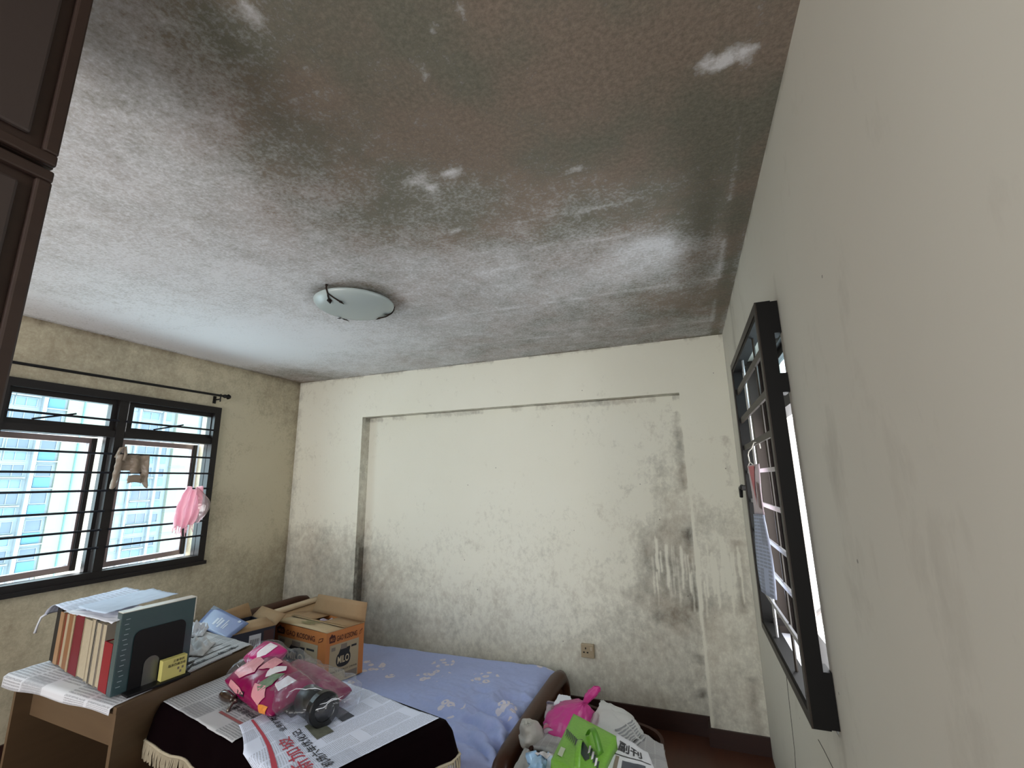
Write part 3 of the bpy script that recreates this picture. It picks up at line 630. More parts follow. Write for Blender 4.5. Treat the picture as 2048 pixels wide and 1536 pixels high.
# ------------------------------------------------------------------ cardboard boxes on the bed
M_card = mat('brown_cardboard', (156, 126, 92), .8, 0, .08, 30, .05); M_cin = mat('cardboard_inside', (128, 104, 78), .85, 0, .1, 20)
M_orange = mat('orange_printed_card', (182, 112, 56), .6, 0, .06, 20); M_kraft = mat('pale_kraft_print', (162, 146, 118), .7, 0, .06, 20)
M_ink = mat('black_print', (26, 24, 26), .7); M_inkr = mat('dark_red_print', (70, 26, 14), .7); M_greyprint = mat('grey_print', (120, 108, 96), .7); M_cardp = mat('kraft_letter', (190, 172, 140), .7)
F0 = Vector((-2.58, -.85, 0)); dl = Vector((-.56, .10, 0)); dr = Vector((.08, .27, 0)); zb, zt = .352, .662
milo = thing('milk_powder_carton', 'orange and brown MILO carton with an open flap standing on the blue sheet', 'box', F0+(dl+dr)*.5+Vector((0, 0, zb)))
up = Vector((0, 0, 1))
c = [F0, F0+dr, F0+dl+dr, F0+dl]
mb = MB(); th = .006
for i in range(4):
    a, b2 = c[i], c[(i+1) % 4]; cc = sum(c, Vector())/4; ia = a+(cc-a).normalized()*th*1.6; ib = b2+(cc-b2).normalized()*th*1.6
    mb.hexa([a+up*zb, b2+up*zb, ib+up*zb, ia+up*zb], [a+up*zt, b2+up*zt, ib+up*zt, ia+up*zt])
mb.hexa([q+up*zb for q in c], [q+up*(zb+th) for q in c]); mb.build('body', M_orange, milo)
fl_f = lambda s, t: F0+dl*(1-s)+up*(zb+(zt-zb)*t)         # left face, s left->right, t up
fr_f = lambda s, t: F0+dr*s+up*(zb+(zt-zb)*t)             # right face
def side_print(f, x0):
    decal('print_panel', f, [(.10, .0), (.86, .0), (.86, .74), (.10, .74)], M_kraft, milo, .001)
    lettering('lettering', 'GAO KOSONG', f, (.26, .795), (.54, 0), (0, .105), M_inkr, milo, .0022, .012)
    decal('print_logo', f, [(.08, .79), (.22, .79), (.235, .86), (.21, .93), (.16, .93), (.13, .965), (.10, .925), (.07, .90)], M_inkr, milo, .0015)
    lettering('lettering', 'MILO', f, (.10, .825), (.10, 0), (0, .06), M_orange, milo, .0026, .01)
    decal('print_mark', f, [(.86, .79), (.93, .83), (.95, .91), (.88, .87)], M_inkr, milo, .0015); decal('print_mark', f, [(.872, .806), (.924, .838), (.936, .888), (.886, .856)], M_orange, milo, .0022)
    n_ = 22; cxs, cys = .46, .42
    pts = [(cxs+.19*math.cos(2*math.pi*i/n_)*(1.0), cys+.17*math.sin(2*math.pi*i/n_)*(1+.12*math.cos(2*2*math.pi*i/n_))) for i in range(n_)]
    decal('print_oval', f, pts, M_ink, milo, .0016)
    decal('print_oval_top', f, [(cxs-.14, cys+.10), (cxs-.06, cys+.26), (cxs-.02, cys+.20), (cxs+.17, cys+.21), (cxs+.15, cys+.08)], M_ink, milo, .0014)
    lettering('lettering', 'MILO', f, (.31, .35), (.30, 0), (0, .14), M_cardp, milo, .0024, .02)
    for (a, b2, h0, h1) in ((.14, .24, .62, .69), (.38, .54, .61, .71), (.66, .80, .60, .64)): decal('print_block', f, [(a, h0), (b2, h0), (b2, h1), (a, h1)], M_greyprint if h1 > .65 else M_ink, milo, .0015)
side_print(fl_f, 0); side_print(fr_f, 0)
lettering('lettering', 'MALT ENERGY DRINK', fr_f, (.14, .20), (.7, 0), (0, .035), M_ink, milo, .0022)
decal('print_block', fr_f, [(.52, .03), (.84, .03), (.84, .15), (.52, .15)], M_greyprint, milo, .0015)
# top: front flap folded flat, tape, side flaps, hole, standing back flap
tf = lambda s, t: F0+dl*(1-s)+dr*t+up*(zt+.004)
surf('flap', lambda s, t: tf(s, t*.46)+up*.004*math.sin(s*3), 6, 3, mat('pale_card_flap', (178, 156, 122), .8, 0, .06, 20), milo, .004)
surf('flap', lambda s, t: tf(.55+s*.45, .46+t*.54)+up*(.0015), 3, 3, M_card, milo, .004)
surf('flap', lambda s, t: tf(s*.36, .46+t*.54)+up*(.0015), 3, 3, M_card, milo, .004)
surf('flap', lambda s, t: F0+dl*(1-s)+dr+up*(zt-.002)+(Vector((.03, .10, 0))*.25+up*.125)*t+dl*.03*t*(1-2*s)*(-1), 4, 4, M_card, milo, .005)
surf('flap', lambda s, t: F0+dl+dr*s+up*zt+(Vector((-.16, .03, .0)))*t+up*(.004-.02*t), 3, 3, M_card, milo, .004)
surf('tape', lambda s, t: tf(s*1.01, .42+.09*t)+up*.0075, 8, 1, mat('packing_tape', (150, 124, 88), .25), milo, .001)
pf = lambda s, t: tf(s, t*.46)+up*.0065
for i in range(4): decal('print_block', pf, [(.36+.05*(i % 2), .72-.13*i), (.62-.04*(i % 2), .72-.13*i), (.62-.04*(i % 2), .80-.13*i), (.36+.05*(i % 2), .80-.13*i)], mat('faint_green_print', (128, 122, 84), .8), milo, .003)
sachet = tag(surf('foil_sachet', lambda s, t: tf(.40+.13*s, .62+.26*t)+up*(-.012+.01*math.sin(6*s+4*t)), 8, 8, mat('pale_foil_sachet', (190, 180, 200), .3), None, .003), 'pale lilac sachet lying inside the open MILO carton', 'packet')
mb = MB(); cc = [tf(.38, .48), tf(.56, .48), tf(.56, .98), tf(.38, .98)]; mb.hexa([q-up*.06 for q in cc], [q-up*.02 for q in cc]); mb.build('contents', mat('dark_box_inside', (52, 38, 30), .9), milo)

# closed brown carton beside the headboard
CT = .632
cp = [Vector((-3.40, -.67, 0)), Vector((-3.17, -.70, 0)), Vector((-3.10, -.12, 0)), Vector((-3.39, -.10, 0))]
cart = thing('cardboard_carton', 'plain brown carton lying against the headboard behind the MILO carton', 'box', sum(cp, Vector())/4+up*.34)
MB().hexa([q+up*.345 for q in cp], [q+up*CT for q in cp]).build('body', M_card, cart)
cq = quad_f(*[q+up*CT for q in cp])
surf('flap', lambda s, t: cq(.06+.9*s, .02+.95*t)+up*(.006+.004*s), 3, 6, M_card, cart, .004)
foam = tag(surf('foam_board', lambda s, t: quad_f(cp[0]+Vector((.03, .0, 0)), cp[0]+Vector((.085, .0, 0)), cp[3]+Vector((.085, -.03, 0)), cp[3]+Vector((.03, -.03, 0)))(s, t)+up*(CT+.040), 2, 6, mat('pale_foam_board', (206, 186, 156), .7), None, .028), 'long pale board strip lying on the brown carton by the headboard', 'board')
decal('print_block', lambda s, t: cp[0]+Vector((.085+.002, .25+.2*s, CT+.016+.012*t)), [(0, 0), (1, 0), (1, 1), (0, 1)], M_greyprint, foam, 0)

# dark blue open box with a barcode label
E1, E2, E3, E4 = Vector((-3.08, -1.12, 0)), Vector((-3.0, -.87, 0)), Vector((-3.35, -.76, 0)), Vector((-3.40, -1.03, 0)); b0, b1 = .352, .682
M_navy = mat('dark_navy_box', (26, 28, 42), .5, 0, .1, 10)
nb = thing('navy_box', 'dark navy box with a white barcode label and raised flaps behind the desk', 'box', (E1+E2+E3+E4)/4+up*b0)
mb = MB(); cs = [E1, E2, E3, E4]; cc = sum(cs, Vector())/4
for i in range(4):
    a, b2 = cs[i], cs[(i+1) % 4]; ia = a+(cc-a).normalized()*.012; ib = b2+(cc-b2).normalized()*.012
    mb.hexa([a+up*b0, b2+up*b0, ib+up*b0, ia+up*b0], [a+up*b1, b2+up*b1, ib+up*b1, ia+up*b1])
mb.hexa([q+up*b0 for q in cs], [q+up*(b0+.006) for q in cs]); mb.build('body', M_navy, nb)
nf = lambda s, t: E1+(E2-E1)*s+up*(b0+(b1-b0)*t)
decal('label', nf, [(.38, .62), (.66, .62), (.66, .92), (.38, .92)], mat('white_label', (205, 205, 208), .6), nb, .001)
for i in range(9): decal('barcode_bar', nf, [(.41+.025*i, .68), (.42+.025*i, .68), (.42+.025*i, .84), (.41+.025*i, .84)], M_ink, nb, .002)
decal('print_panel', nf, [(.72, .5), (.97, .5), (.97, .95), (.72, .95)], mat('dull_red_print', (70, 38, 34), .6), nb, .001)
surf('flap', lambda s, t: E1+(E2-E1)*s+up*(b1+.002)+(E4-E1)*.42*t+up*.03*t, 3, 3, M_card, nb, .004)
surf('flap', lambda s, t: E3+(E2-E3)*s+up*b1+(Vector((.0, .08, 0))+up*.05)*t, 3, 3, M_card, nb, .004)
surf('flap', lambda s, t: E3+(E4-E3)*s+up*b1+(Vector((-.05, .0, 0))+up*.085)*t*(1-.3*s), 3, 3, M_card, nb, .004)
mb = MB(); mb.hexa([q+(cc-q)*.08+up*(b0+.02) for q in cs], [q+(cc-q)*.08+up*(b1-.05) for q in cs]); mb.build('contents', mat('dark_box_inside', (52, 38, 30), .9), nb)
# magazine tilted on the navy box
g1, g2, g3, g4 = at(392,1250,'y',-1.12), at(455,1279,'y',-1.15), at(497,1246,'y',-1.02), at(428,1211,'y',-.98)
M_mag = mat('blue_magazine_cover', (112, 128, 168), .35, 0, .22, 9)
mag = tag(surf('magazine', lambda s, t: quad_f(g1, g2, g3, g4)(s, t)+Vector((.2, -1, .6))*.004*math.sin(s*3), 10, 8, M_mag, None, .006), 'blue magazine leaning on the navy box behind the desk', 'magazine')
gf = lambda s, t: quad_f(g1, g2, g3, g4)(s, t)+Vector((.2, -1, .6))*.004*math.sin(s*3)
M_magw = mat('white_cover_print', (190, 196, 210), .4)
for (a, b2, c2, d2) in ((.34, .40, .30, .62), (.42, .47, .38, .70), (.49, .54, .26, .66), (.60, .63, .30, .74), (.65, .68, .30, .58), (.80, .86, .82, .92)):
    decal('cover_print', gf, [(a, c2), (b2, c2), (b2, d2), (a, d2)], M_magw, mag, .0015)
decal('cover_print', gf, [(0, .78), (.22, .99), (.0, .99)], mat('navy_cover_print', (34, 40, 62), .4), mag, .0015)

# ------------------------------------------------------------------ desk
M_dk = wood('pale_laminate_desk', (102, 82, 60), (88, 70, 51), .5, (3, 3, 22)); DZ = .75
dFL, dFR, dBR, dBL = Vector((-3.37, -2.03, 0)), Vector((-2.515, -2.067, 0)), Vector((-2.605, -1.375, 0)), Vector((-3.42, -1.24, 0))
desk = thing('desk', 'pale wood-grain desk covered in newspaper under the left window', 'desk', (dFL+dFR+dBR+dBL)/4)
def dslab(name, a, b2, c2, d2, z0, z1): return MB().hexa([q+up*z0 for q in (a, b2, c2, d2)], [q+up*z1 for q in (a, b2, c2, d2)]).build(name, M_dk, desk)
dslab('tabletop', dFL, dFR, dBR, dBL, DZ-.025, DZ)
dq = quad_f(dFL, dFR, dBR, dBL)
dslab('side_panel', dq(.03, .015), dq(.052, .015), dq(.052, .98), dq(.03, .98), 0, DZ-.025)
dslab('side_panel', dq(.972, .005), dq(.996, .005), dq(.996, .985), dq(.972, .985), 0, DZ-.025)
dslab('back_panel', dq(.052, .94), dq(.972, .94), dq(.972, .96), dq(.052, .96), .25, DZ-.025)
dslab('apron', dq(.052, .10), dq(.972, .10), dq(.972, .125), dq(.052, .125), DZ-.19, DZ-.025)
M_news = news_mat('newsprint_grey'); M_news2 = news_mat('newsprint_pale', (206, 208, 214), (80, 82, 90), 5, 40, .5)
def crumple(f, amp, sc_, seed=0, base=None):
    return lambda s, t: f(s, t)+up*(amp*abs(fbm(s*sc_+seed, t*sc_, seed, 3)))
# sheet hanging over the front edge of the desk
def desk_paper(s, t):
    sx = -.045+1.02*s; ty = -.10+.92*t; p = dq(max(-.06, min(1.0, sx)), max(0, ty)); z = DZ+.003+.003*abs(fbm(s*6, t*6))
    if ty < 0:
        over = -ty*.82; p = dq(sx, 0)+Vector((0, -.012-.03*over*(1+.5*math.sin(s*9)), 0)); z = DZ+.002-over*(.62-.45*s*(1-.3*s)+.05*math.sin(s*13))
    return p+up*z
dpaper = tag(surf('newspaper', desk_paper, 50, 44, M_news2, None, .001), 'newspaper sheet spread beneath the row of books, drooping over the desk edge', 'newspaper')
def desk_paper2(s, t): p = dq(.40+.585*s, .42+.57*t); return p+up*(DZ+.010+.004*abs(fbm(s*4+3, t*4)))
dp2 = tag(surf('newspaper', desk_paper2, 30, 30, M_news, None, .001), 'newspaper sheet laid over the back right of the desk', 'newspaper')
for i in range(5):
    t = .12+.15*i; decal_grid('headline_rule', desk_paper2, .90-.13*i, .915-.13*i, .10+.03*i, .86-.02*i, M_ink, dp2, .0012, 1, 8)
M_headk = mat('newspaper_headline_ink', (46, 46, 52), .8)
for i, (tx, s_, t_) in enumerate((('\u672c\u5730\u65b0\u95fb', .93, .12), ('\u4eca\u65e5\u7126\u70b9', .66, .22), ('\u751f\u6d3b', .93, .55))):
    lettering('headline', tx, desk_paper2, (s_, t_), (0, .26), (-.07, 0), M_headk, dp2, .0018, .01)
# crumpled sheets lying on it
def crump(name, a, b2, c2, d2, h, seed, m, label, cat='paper', n=26, thick=.0008):
    f = quad_f(a, b2, c2, d2)
    return tag(surf(name, lambda s, t: f(s, t)+up*(h*(.15+abs(fbm(s*2.6+seed, t*2.6, seed, 3))*1.3)*math.sin(math.pi*min(1, max(0, s)))**.35*math.sin(math.pi*min(1, max(0, t)))**.35), n, n, m, None, thick), label, cat)
M_paper = mat('white_paper', (205, 208, 216), .7, 0, .06, 8); M_tissue = mat('off_white_tissue', (192, 192, 194), .8, 0, .06, 8)
z1 = DZ+.018
crump('crumpled_paper', at(348,1310,'z',z1), at(405,1312,'z',z1), at(432,1284,'z',z1), at(360,1280,'z',z1), .05, 1.3, M_tissue, 'crumpled off-white sheet in the middle of the desk newspaper')
crump('crumpled_paper', at(372,1275,'z',z1), at(405,1272,'z',z1), at(418,1255,'z',z1), at(392,1252,'z',z1), .05, 4.7, M_paper, 'small crumpled white sheet at the far edge of the desk')
pf0 = quad_f(at(345,1278,'z',.78), at(385,1262,'z',.78), at(410,1243,'z',.79), at(350,1246,'z',.79))
tag(surf('folded_newspaper', lambda s, t: pf0(s, t)+up*(.006*math.sin(s*5)), 12, 10, M_news2, None, .016), 'folded newspaper bundle behind the teal binder', 'newspaper')

# ------------------------------------------------------------------ books standing on the desk
M_pages = mat('book_pages', (168, 157, 134), .8, 0, .12, 60)
def bookmat(n_, rgb): return mat('cover_'+n_, rgb, .5, 0, .1, 25)
bl0, bl1 = Vector((-3.40, -1.885, 0)), Vector((-2.655, -2.03, 0)); ZB = DZ+.012
rowd = (bl1-bl0).normalized(); ddir = Vector((.06, 1, 0)).normalized()
#    px-left, px-right, height, depth, cover, label, shows pages
BK = [(84, 95, .25, .20, (22, 20, 20), 'black book at the left end of the desk row', 0),
      (95, 104, .235, .18, (156, 122, 90), 'tan paperback second from the left in the desk row', 0),
      (104, 109, .23, .18, (120, 56, 40), 'thin red-brown paperback beside the tan one in the row', 0),
      (109, 116, .235, .18, (166, 152, 128), 'cream paperback left of the wide brown book', 0),
      (116, 128, .25, .19, (132, 90, 58), 'wide brown book with rubbed edges near the left of the row', 0),
      (128, 132, .245, .21, (162, 146, 118), 'thin cream booklet pressed against the dark red book', 0),
      (132, 150, .262, .21, (106, 14, 32), 'tall dark red book in the left half of the row', 0),
      (150, 167, .25, .2, (172, 162, 140), 'thick cream book right of the tall dark red one', 1),
      (167, 174, .26, .22, (178, 170, 152), 'slim ivory book left of the slim black spine', 1),
      (174, 177, .262, .22, (20, 20, 24), 'slim black book between ivory and grey books', 0),
      (177, 187, .255, .22, (150, 144, 136), 'grey book right of the slim black spine', 1),
      (187, 195, .255, .22, (162, 154, 142), 'pale grey book left of the shorter bright red book', 1),
      (195, 210, .19, .21, (128, 8, 24), 'short bright red book beside the teal binder', 0)]
def px2s(u): return (u-84)/(212-84)
pers = lambda t: t**1.0
for (u0, u1, hh, dd, rgb, lab, pg) in BK:
    a = bl0+(bl1-bl0)*px2s(u0); wv = (bl1-bl0)*(px2s(u1)-px2s(u0)); th = wv.length-.0015
    j = (rs.rand()-.5)*.012; a = a+ddir*j
    bk = thing('book', lab, 'book', a+up*ZB, 0, 'books standing on the desk')
    R = Matrix((( *rowd, 0), ( *ddir, 0), (0, 0, 1, 0), (0, 0, 0, 1))).transposed(); T = Matrix.Translation(a+up*ZB) @ R
    ct = min(.0025, th*.2); cm = bookmat(lab.split()[0]+str(u0), rgb)
    mb = MB(); mb.T = T; mb.box(0, ct, 0, dd, 0, hh); mb.box(th-ct, th, 0, dd, 0, hh)
    if pg: mb.box(ct, th-ct, dd-.004, dd, 0, hh)
    else: mb.box(ct, th-ct, 0, .004, 0, hh)
    mb.build('cover', cm, bk)
    mb = MB(); mb.T = T; mb.box(ct, th-ct, .004 if not pg else .003, dd-.005, .004, hh-.005); mb.build('pages', M_pages, bk)
# big teal ring binder closing the row
M_teal = mat('dark_teal_binder', (52, 74, 78), .3, 0, .15, 12, .04, 40, coat=.3)
P0 = bl0+(bl1-bl0)*px2s(210.5); bt = .052; bd = .30; bh = .318
bi = thing('ring_binder', 'large dark teal binder in worn plastic at the right end of the book row', 'binder', P0+up*ZB, 0)
R = Matrix((( *rowd, 0), ( *ddir, 0), (0, 0, 1, 0), (0, 0, 0, 1))).transposed(); TB = Matrix.Translation(P0+up*ZB) @ R
for (x0, x1, m_) in ((0, .004, 'l'), (bt-.004, bt, 'r')):
    mb = MB(); mb.T = TB; mb.box(x0, x1, 0, bd, 0, bh, .0012); mb.build('cover', M_teal, bi)
mb = MB(); mb.T = TB; mb.box(.004, bt-.004, -.001, .004, 0, bh); mb.build('spine', M_teal, bi)
mb = MB(); mb.T = TB; mb.box(.006, bt-.006, .006, bd-.004, .004, bh-.008); mb.build('pages', M_pages, bi)
mb = MB(); mb.T = TB; mb.box(-.0, bt+.002, -.0, bd+.003, bh, bh+.003); mb.box(bt-.003, bt+.002, bd, bd+.004, bh-.10, bh); mb.build('plastic_edge', mat('yellowed_white_plastic', (198, 194, 182), .4), bi)
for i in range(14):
    mb = MB(); mb.T = TB; yy = .012+.003*(i % 3); zz = .03+.02*i; mb.box(bt, bt+.0012, yy, yy+.016, zz, zz+.002); mb.build('crease_streak', mat('bright_crease', (150, 164, 172), .2), bi)
# bookend with a tongue, yellow box on its foot
M_be = mat('black_enamel', (7, 7, 10), .5, 0, .1, 14, spec=.25); bx = bt+.003
be = thing('bookend', 'black metal bookend with a grey tongue against the teal binder', 'bookend', TB @ Vector((bx, .15, 0)))
def rr_poly(y0, y1, z0, z1, r):
    pts = [(y0, z0), (y1, z0)]
    for i in range(7): t = math.pi/2*i/6; pts.append((y1-r+r*math.cos(t), z1-r+r*math.sin(t)))
    for i in range(7): t = math.pi/2+math.pi/2*i/6; pts.append((y0+r+r*math.cos(t), z1-r+r*math.sin(t)))
    return pts
def plate(mb, pts, x0, x1):
    n_ = len(pts); mb.add([(x0, y, z) for y, z in pts]+[(x1, y, z) for y, z in pts], [tuple(range(n_))[::-1], tuple(range(n_, 2*n_))]+[(i, (i+1) % n_, n_+(i+1) % n_, n_+i) for i in range(n_)])
mb = MB(); mb.T = TB; plate(mb, rr_poly(.055, .265, 0, .235, .03), bx, bx+.003); mb.build('plate', M_be, be)
mb = MB(); mb.T = TB; plate(mb, rr_poly(.105, .165, 0, .115, .029), bx+.004, bx+.007); mb.build('tongue', mat('worn_grey_metal', (96, 98, 96), .35, .5), be)
mb = MB(); mb.T = TB; mb.box(bx+.003, bx+.062, .035, .285, -.004, .006, .002); mb.build('foot', M_be, be)
M_yel = mat('pale_yellow_card', (196, 188, 112), .5, 0, .08, 20)
yb = thing('medicine_box', 'small pale yellow printed box standing on the bookend foot', 'box', TB @ Vector((bx+.03, .22, .006)))
mb = MB(); mb.T = TB; mb.box(bx+.014, bx+.046, .165, .268, .0065, .088, .001); mb.build('carton', M_yel, yb)
yf = lambda s, t: TB @ Vector((bx+.0462, .165+.103*s, .0065+.0815*t))
lettering('lettering', '\u6b63\u6625\u8349\u836f', yf, (.42, .78), (.46, 0), (0, .13), M_ink, yb, .0008, .01)
lettering('lettering', '\u4e34\u5e8a\u70ed\u75db\u6d3b\u7edc', yf, (.24, .58), (.70, 0), (0, .15), M_ink, yb, .0008, .01)
for (s_, t_) in ((.62, .36), (.80, .36), (.72, .18)): decal('print_mark', yf, [(s_, t_), (s_+.08, t_), (s_+.08, t_+.12), (s_, t_+.12)], M_greyprint, yb, .0008)
# loose papers lying across the tops of the books
zt_ = ZB+.262
def top_paper(name, a, b2, c2, d2, lab, m, droop=0, seed=0, wave=.006):
    f = quad_f(a, b2, c2, d2)
    def g_(s, t):
        p = f(s, t)+up*(wave*math.sin(s*4+seed)+.006*abs(fbm(s*5+seed, t*5, seed)))
        if droop: e = max(0, .34-s); p -= up*(e*e*droop)
        return p
    return tag(surf(name, g_, 30, 20, m, None, .0012), lab, 'paper')
def bt_(s, dep, z): return bl0+(bl1-bl0)*s+ddir*dep+up*z
top_paper('loose_paper', bt_(-.10, -.03, zt_+.004), bt_(.50, -.03, zt_+.008), bt_(.46, .26, zt_+.05), bt_(-.04, .27, zt_+.02), 'curled pale sheet lying over the left half of the book row', news_mat('printed_sheet', (196, 204, 222), (110, 118, 136), 2, 16, .4), .55, 1)
top_paper('loose_paper', bt_(.42, -.02, zt_+.03), bt_(.96, -.04, zt_+.055), bt_(.93, .26, zt_+.068), bt_(.52, .27, zt_+.06), 'flat bluish sheets lying over the middle of the book row', mat('bluish_sheet', (176, 190, 212), .6, 0, .15, 5), 0, 3, .003)
top_paper('loose_paper', bt_(.36, -.05, zt_+.012), bt_(1.03, -.03, zt_+.020), bt_(1.03, .10, zt_+.058), bt_(.44, .04, zt_+.026), 'folded white sheet drooping in front of the right half of the book row', M_paper, 0, 5, .004)
mb = MB(); q0 = bt_(-.10, -.03, zt_-.05)
mb.tube([bt_(-.09, -.02, zt_-.05), bt_(-.115, -.035, zt_-.065), bt_(-.135, -.04, zt_-.10), bt_(-.14, -.045, zt_-.14)], [.006, .005, .004, .006], 6)
tag(mb.build('paper_strip', M_paper, None, True), 'thin curled white strip dangling at the left of the books', 'strip')
# spectacles
M_sp = mat('black_spectacle_frame', (20, 22, 30), .3)
zz = DZ+.03; sp0 = at(352, 1338, 'z', zz)
spx = thing('spectacles', 'folded black spectacles lying on the desk beside the yellow box', 'spectacles', at(365,1338,'z',DZ+.012))
A1, A2, A3 = at(345,1327,'z',DZ+.04), at(378,1327,'z',DZ+.04), at(387,1323,'z',DZ+.035)
MB().tube([A1, (A1+A2)/2+up*.003, A2, A3], [.005, .005, .006, .005], 8).build('temple', M_sp, spx, True)
B1, B2, B3 = at(345,1342,'z',DZ+.016), at(372,1343,'z',DZ+.016), at(386,1328,'z',DZ+.03)
MB().tube([B1, (B1+B2)/2, B2, (B2+B3)/2, B3], .005, 8).build('front', M_sp, spx, True)
MB().add([A1+Vector((0,0,-.004)), A2+Vector((0,0,-.004)), B2+up*.004, B1+up*.004], [(0, 1, 2, 3)]).build('lens', clear_mat('spectacle_lens', (220, 225, 240), .3, .04, 0, .35, (190, 196, 214)), spx)

# ------------------------------------------------------------------ table under a fringed velvet cover
TZ = .69
tFL, tFR, tBR, tBL = Vector((-2.545, -1.885, 0)), Vector((-1.47, -2.087, 0)), Vector((-1.275, -1.605, 0)), Vector((-2.53, -1.31, 0))
tq = quad_f(tFL, tFR, tBR, tBL); tcen = (tFL+tFR+tBR+tBL)/4
tab = thing('side_table', 'low wooden table hidden beneath the dark red velvet cover', 'table', tcen)
M_tw = wood('brown_table_wood', (92, 60, 42), (70, 44, 30), .5)
MB().hexa([q+(tcen-q)*.03+up*(TZ-.04) for q in (tFL, tFR, tBR, tBL)], [q+(tcen-q)*.03+up*(TZ-.008) for q in (tFL, tFR, tBR, tBL)]).build('tabletop', M_tw, tab)
for q in (tFL, tFR, tBR, tBL):
    p = q+(tcen-q).normalized()*.07; MB().box(p.x-.022, p.x+.022, p.y-.022, p.y+.022, 0, TZ-.04).build('leg', M_tw, tab)
M_vel = mat('dark_red_velvet', (8, 1, 3), .9, 0, .3, 8, .0, 60, spec=.05)
cov = thing('velvet_cover', 'dark red velvet table cover with a cream fringe', 'tablecloth', tcen+up*TZ)
HANG = .112
# outline of the top with rounded corners, then draped skirts with folds
cor = [tFL, tFR, tBR, tBL]; out = []
for i in range(4):
    p, pr_, nx = cor[i], cor[i-1], cor[(i+1) % 4]; r = .03; a = p+(pr_-p).normalized()*r; b2 = p+(nx-p).normalized()*r
    for k in range(5): t = k/4; out.append((a*(1-t)+p*t)*(1-t)+(p*(1-t)+b2*t)*t)
dense = []
for i in range(len(out)):
    a, b2 = out[i], out[(i+1) % len(out)]; n_ = max(1, int((b2-a).length/.012))
    for k in range(n_): dense.append(a+(b2-a)*k/n_)
nD = len(dense); rows = 12; vs = [tcen+up*(TZ)]; fs = []
def outn(i): d = (dense[(i+1) % nD]-dense[i-1]).normalized(); return Vector((d.y, -d.x, 0))
def clear_of_desk(p):
    xe = -2.515+(p.y+2.067)*(-.09/.692)+.007
    return Vector((max(p.x, xe), p.y, p.z)) if p.y < -1.37 else p
def skirt(i, r):
    p = dense[i]; n_ = outn(i); dep = r/rows; s = i*.012
    fold = .6*(.020*math.sin(s*13)+.012*math.sin(s*31+1)+.02*fbm(s*3, 0))*dep*(1 if p.x > -2.3 else .35)
    return clear_of_desk(p+n_*(.004+.012*min(1, dep*4)+.02*dep+fold))+up*(TZ-.006*(r > 0)-HANG*dep*(1+.05*math.sin(s*4)))
for r in range(rows+1):
    for i in range(nD): vs.append(skirt(i, r) if r else clear_of_desk(dense[i])+up*TZ)
for i in range(nD): fs.append((0, 1+i, 1+(i+1) % nD))
for r in range(rows):
    for i in range(nD): k = (i+1) % nD; fs.append((1+r*nD+i, 1+(r+1)*nD+i, 1+(r+1)*nD+k, 1+r*nD+k))
link_mesh('cloth', vs, fs, M_vel, cov, True)
M_fr = mat('cream_fringe', (170, 160, 138), .85, 0, .15, 40)
mb = MB(); hd = MB()
for i in range(nD):
    for sub in (0, .5):
        p = skirt(i, rows)*(1-sub)+skirt((i+1) % nD, rows)*sub; n_ = outn(i); j = (rs.rand(3)-.5)*.008; L_ = .058+.010*rs.rand()
        mb.tube([p+n_*.003+up*.004, p+n_*(.006)+Vector((j[0], j[1], -L_*.5)), p+n_*.004+Vector((j[1], j[2], -L_))], [.0034, .003, .0026], 4, False)
o = mb.build('fringe', M_fr, cov); o['kind'] = 'stuff'
ring_pts = [skirt(i % nD, rows)+outn(i % nD)*.003+up*.003 for i in range(0, nD+1, 2)]
MB().tube(ring_pts, .006, 5, False).build('braid', M_fr, cov, True)
# newspapers on the cover
def tp_base(s, t):
    p = tq(s, t); return p+up*(TZ+.004)
def paper_b(s, t):      # sheet covering the right part, its near corner hanging over the front edge
    a = .47+.50*s; bb = (.12-.33*s)*(1-t)+t*.97
    p = tq(a, max(0, bb)); z = TZ+.008+.004*abs(fbm(s*4, t*4, 1))+.004*math.sin(s*6)
    if bb < 0: ov = -bb*.48; p = tq(a, 0)+outn_front*(.026+.35*ov); z = TZ+.004-ov*.9
    elif bb < .12: e = 1-bb/.12; p = p+outn_front*.024*e*e; z -= .004*e
    return p+up*z
outn_front = Vector(((tFR-tFL).normalized().y, -(tFR-tFL).normalized().x, 0))
nb_ = tag(surf('newspaper', paper_b, 60, 60, news_mat('newsprint_bluish', (218, 227, 248), (96, 104, 124), 7, 92, .42), None, .001), 'large open newspaper on the right of the velvet cover with a red strip', 'newspaper')
def paper_a(s, t):
    a = .012+.54*s; bb = .02+.93*t-.03*s; p = tq(a, max(-.05, bb)); z = TZ+.005+.003*abs(fbm(s*5+7, t*5, 2))
    if bb < 0: p = p; z -= .004
    return p+up*z
na_ = tag(surf('newspaper', paper_a, 44, 44, news_mat('newsprint_grey2', (184, 186, 190), (74, 76, 82), 4, 44, .55), None, .001), 'greyish newspaper on the left of the velvet cover under the crank handle', 'newspaper')
M_redp = mat('red_newsprint', (176, 62, 78), .8); M_hk = mat('headline_black', (40, 40, 46), .8); M_pic = mat('photo_print', (96, 100, 88), .7, 0, .7, 40); M_pic2 = mat('photo_print_grey', (70, 74, 82), .7, 0, .6, 30)
